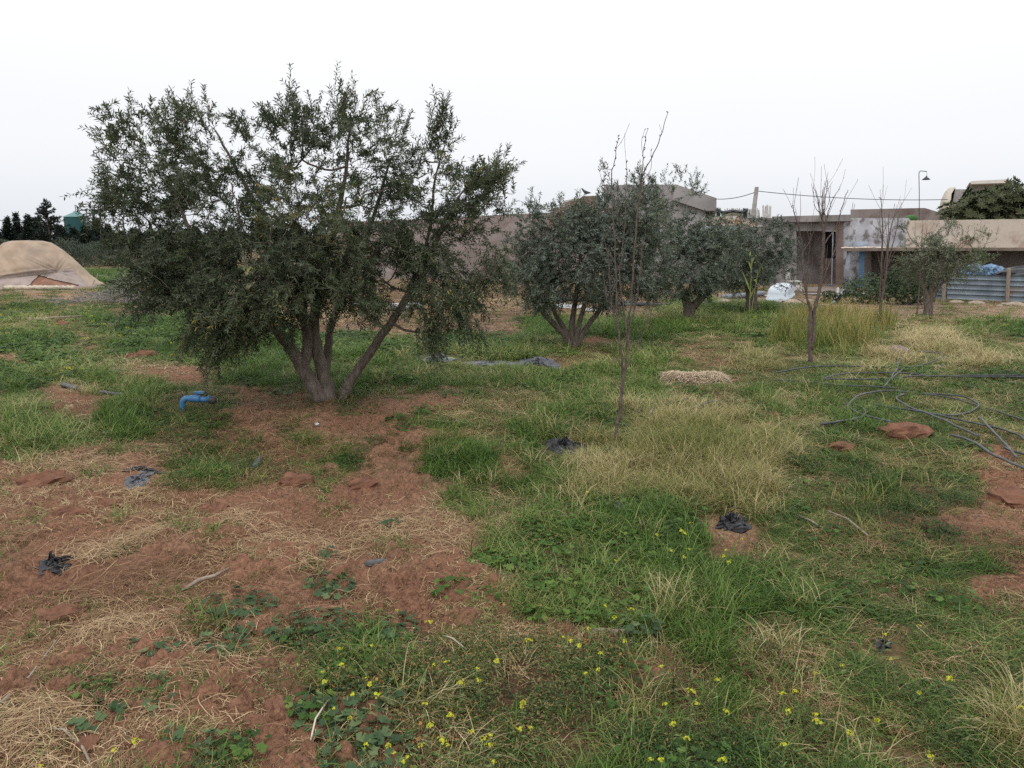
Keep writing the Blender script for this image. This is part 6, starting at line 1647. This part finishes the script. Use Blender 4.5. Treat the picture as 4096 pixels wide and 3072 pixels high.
# clods and mounds
def clod(X, Y, s, label, m=None, sq=.6, name='soil_clod', cat='clod', k=0):
    V_, T_, Q_ = rock(16, 11, sq, .22); V_ = V_ * (1 + .9 * (fbm(V_[:, 0] * 1.7 + k, V_[:, 2] * 1.7 + V_[:, 1] * 1.5, 3, k) - .5)[:, None])
    mb = MB(); mb.add(V_ * s * np.array((1.15, .95, 1)) + on(X, Y) + (0, 0, s * sq * .26), T_, Q_); mb.single(name, m or M_clod, label, cat, group='large lumps of red soil' if name == 'soil_clod' else None, smooth=False)
for k, (X, Y, s, lb) in enumerate(((250, 2470, .075, 'round red clod below the glossy black bag'), (745, 2790, .030, 'small brown stone among the mallow weeds at lower left'), (620, 2800, .028, 'left of two small clods below the mallow weeds'), (668, 2800, .024, 'right of two small clods below the mallow weeds'),
        (865, 2050, .085, 'dark red clod left of the straw swath'), (1190, 1940, .12, 'broad red clod left of the pair below the olive'), (1460, 1955, .12, 'broad red clod right of the pair below the olive'), (430, 2030, .075, 'pointed clod below the greyish plastic bag'),
        (190, 1945, .16, 'largest dark soil lump at the left edge'), (290, 2065, .10, 'wide clod left of the pointed one'), (760, 2105, .07, 'clod on the straw swath, left of centre'), (1180, 1985, .05, 'small clod under the broad left clod'), (1335, 2210, .045, 'pale round clod above the dark tube'),
        (255, 2370, .045, 'small clod directly above the round red clod'), (390, 2393, .035, 'small clod right of the round red clod'), (20, 1935, .07, 'clod cut by the left edge'), (1040, 2130, .05, 'flat clod beside the straw swath'), (1660, 2185, .06, 'flat red clod under the straw mat'), (780, 2520, .028, 'tiny clod left of the large mallow weed'), (340, 2990, .05, 'clod at the bottom left among straw'),
        (1870, 1480, .05, 'small round clod on the dry roots behind the big olive'), (590, 1430, .16, 'dark earth lump in the left green meadow'), (530, 1432, .11, 'paler earth lump beside the dark one in the left meadow'))):
    clod(X, Y, s, lb, k=k)
clod(3620, 1745, .20, 'reddish anthill-like earth mound below the hose coils', sq=.55, name='earth_mound', cat='mound', k=50)
clod(3592, 1418, .20, 'small dark earth mound above the long hoses', sq=.55, name='earth_mound', cat='mound', m=M_brown, k=51)
clod(3365, 1800, .10, 'small grey brown mound in the grass below the hose end', sq=.6, name='earth_mound', cat='mound', k=52)
clod(4075, 2010, .20, 'reddish bare earth bank at the right edge', sq=.4, name='earth_mound', cat='mound', k=53)
clod(3748, 1470, .09, 'pale pinkish flat stone below the looping hose', sq=.35, name='field_stone', cat='stone', m=M_stone, k=54)

# mallow weeds that can be told apart, lower left
M_mal = leaf_mat('mallow_leaf', [(0, (.030, .060, .024)), (.5, (.052, .095, .038)), (.9, (.085, .135, .055)), (1, (.15, .19, .08))], back=(.13, .17, .10), back_amt=.5, transl=.2, rough=.5)
for k, (X, Y, n, sp_, lb) in enumerate(((960, 2440, 95, .20, 'large mallow weed on the straw, left of centre'), (905, 2590, 60, .15, 'mallow weed below the large one'), (660, 2625, 26, .10, 'mallow weed with trailing leaves, left'), (550, 2600, 7, .05, 'tiny two-leaved mallow weed furthest left'),
        (625, 2765, 18, .08, 'small mallow weed above the two clods'), (630, 2860, 10, .07, 'sparse mallow weed below the two clods'), (390, 2890, 24, .10, 'flat feathery weed at the lower left'), (1330, 2360, 50, .16, 'mallow weed right of centre on bare soil'), (1250, 2530, 110, .22, 'widest mallow weed in the lower centre'),
        (1380, 2830, 120, .22, 'mallow weed near the bottom edge, left of centre'), (1320, 2240, 16, .07, 'small bright mallow weed above the dark tube'), (720, 2960, 8, .06, 'tiny mallow weed near the bottom, pale'), (1575, 2110, 30, .10, 'mallow weed growing at the straw mat edge'), (1560, 2550, 60, .16, 'mallow weed at the left rim of the flowers'),
        (1440, 3010, 110, .20, 'dense low mallow weed cut by the bottom edge'), (870, 3020, 26, .10, 'feathery weed at the bottom edge'), (2570, 2590, 34, .10, 'upright broad leaved weed right of the grey slat'), (2430, 1850, 26, .06, 'upright bright green weed in the tan grass'), (1620, 2780, 50, .15, 'mallow weed right of the bottom flowers'))):
    V, T, R = round_leaves(n, .012, .030 if sp_ > .08 else .024, sp_, .015, .09 if k not in (16, 17) else .24)
    q = on(X, Y); V = V + 0; V[:, 2] += H(q[0] + V[:, 0], q[1] + V[:, 1]) - q[2]
    o = thing('mallow_weed', lb, 'weed', q, 'separate broad leaved weeds')
    put('foliage', mesh_np('foliage', V, T, None, M_mal, False, {'rnd': ('FACE', 'FLOAT', R)}), o)

# mustard flowers, each where the photograph shows one
Fl = [(1100, 2322, 2.212, [(1080,262),(1367,358),(850,577),(570,600),(585,743),(425,808),(435,885),(810,862),(842,908),(900,1005),(686,1003),(1410,738),(1517,722),(1970,703),(1790,776),(1797,872),(1640,893),(1327,1095),(1550,1183),(665,1210),(520,1128),(1373,1270),(1475,1405),(1525,1450),(1003,1455),(1050,1520),(810,1440),(1180,1563),(1137,1595),(1905,1368),(1843,1395),(1900,1445),(1930,1595),(2168,1305),(1740,1330),(1290,1453)]),
 (2000, 2322, 2.212, [(250,522),(555,500),(628,527),(783,418),(1100,530),(890,635),(867,780),(700,568),(757,820),(1430,757),(1690,970),(1470,1090),(1740,1083),(205,1075),(190,1110),(270,1293),(1533,1258),(1650,1390),(1333,1578),(1428,1583),(1972,1573),(2000,1153),(1158,250),(935,217),(1015,322),(1925,870)]),
 (3096, 2322, 2.212, [(1285,400),(985,472),(1030,690),(600,745),(370,815),(1550,855),(75,993),(190,975),(1285,988),(130,1143),(385,1187),(378,1237),(918,1232),(672,1338),(1380,1545),(100,1450),(2190,1120)]),
 (0, 2322, 2.212, [(1197,1413),(1010,1497),(357,1635)]), (2000, 1500, 2.212, [(1685,1312),(1605,1375),(1637,1395),(1390,1412),(1672,1535),(2000,1545),(1520,1550),(1975,1600),(1630,1605),(2025,1648),(1020,1640),(2140,1448),(772,1035)])]
FM = []
for v_ in range(5):
    mb = MB(); n_ = 9 + 2 * v_
    hV = []; hQ = []
    for i in range(n_):
        c_ = rng.normal(size=3) * np.array((.009, .009, .006)); ax = unit(c_ + np.array((0, 0, .012)))
        ref = unit(np.cross(ax, (.3, .2, .1))); r2 = np.cross(ax, ref)
        for q_ in range(4):
            a = q_ * math.pi / 2 + i; d_ = ref * math.cos(a) + r2 * math.sin(a); s_ = ref * -math.sin(a) + r2 * math.cos(a); L_ = .0078
            mb.add([c_, c_ + d_ * L_ * .7 - s_ * .0034 + ax * .002, c_ + d_ * L_ + ax * .001, c_ + d_ * L_ * .7 + s_ * .0034 + ax * .002], None, [(0, 1, 2, 3)])
    FM.append(mesh_np('flower_head', np.vstack(mb.V), None, np.vstack(mb.Q), M_petal, False, {'rnd': ('FACE', 'FLOAT', rng.random(n_ * 4))}))
cnt = 0
LM = [((2450, 2552), 'the grey wooden slat'), ((1250, 2530), 'the widest mallow weed'), ((1380, 2830), 'the mallow weed near the bottom edge'), ((3540, 2595), 'the small black scrap at lower right'), ((2930, 2100), 'the crumpled black bag'),
      ((3600, 2990), 'the bare soil patch at the bottom right'), ((2570, 2590), 'the upright broad leaved weed'), ((1500, 2270), 'the dark grey tube'), ((250, 2960), 'the grey twig at bottom left'), ((1440, 3010), 'the dense weed at the bottom edge'), ((1865, 2620), 'the short pale stalk')]
ORD = ['closest', 'second closest', 'third closest', 'fourth closest', 'fifth closest', 'sixth closest', 'seventh closest', 'eighth closest', 'ninth closest', 'tenth closest', 'eleventh closest', 'twelfth closest', 'thirteenth closest', 'fourteenth closest', 'fifteenth closest', 'sixteenth closest', 'seventeenth closest', 'eighteenth closest', 'nineteenth closest', 'twentieth closest'] + ['twenty-%s closest' % w_ for w_ in ('first', 'second', 'third', 'fourth', 'fifth', 'sixth', 'seventh', 'eighth', 'ninth')]
near_lm = {}
for ox, oy, s_, L_ in Fl:
    for (a, b_) in L_:
        q_ = (ox + a / s_, oy + b_ / s_); ds = [math.hypot(q_[0] - l_[0][0], q_[1] - l_[0][1]) for l_ in LM]; i_ = int(np.argmin(ds)); near_lm.setdefault(i_, []).append((ds[i_], q_))
FLAB = {}
for i_, l_ in near_lm.items():
    for r_, (d_, q_) in enumerate(sorted(l_)): FLAB[q_] = 'yellow mustard flower %s to %s' % (ORD[min(r_, len(ORD) - 1)], LM[i_][1])
for ox, oy, s_, L_ in Fl:
    for (a, b_) in L_:
        X, Y = ox + a / s_, oy + b_ / s_; h_ = .10 + .10 * random.random()
        g_ = G(X, Y, h_); gz = float(H(g_[0], g_[1])); head = G(X, Y, h_ + gz)
        bx = head[0] + random.uniform(-.03, .03); by = head[1] + random.uniform(-.03, .03)
        o = thing('mustard_flower', FLAB[(ox + a / s_, oy + b_ / s_)], 'flower', (bx, by, gz), 'yellow mustard flowers in the foreground')
        org = np.array((bx, by, gz))
        f = put('flower_head', FM[cnt % 5], o); f.location = Vector([float(c) for c in (head - org)]); f.rotation_euler = (0, 0, random.random() * 6); sc_ = .42 + .3 * random.random(); f.scale = (sc_,) * 3
        mb = MB(); hd = head - org
        mb.tube(smooth_path([(0, 0, -.01), hd * (.4, .4, .5) + (random.uniform(-.01, .01), 0, 0), hd], 3), [.0016] * 6 + [.001], 3, cap=False)
        for q_ in range(3):
            t = .25 + .22 * q_; p0 = hd * t; aa = random.random() * 6; e_ = p0 + (math.cos(aa) * .035, math.sin(aa) * .035, .012)
            mb.add([p0, (p0 + e_) / 2 + (0, .005, .004), e_, (p0 + e_) / 2 - (0, .005, -.002)], None, [(0, 1, 2, 3)])
        put('stem', mb.mesh('stem', M_stem), o); cnt += 1
print('flowers', cnt)
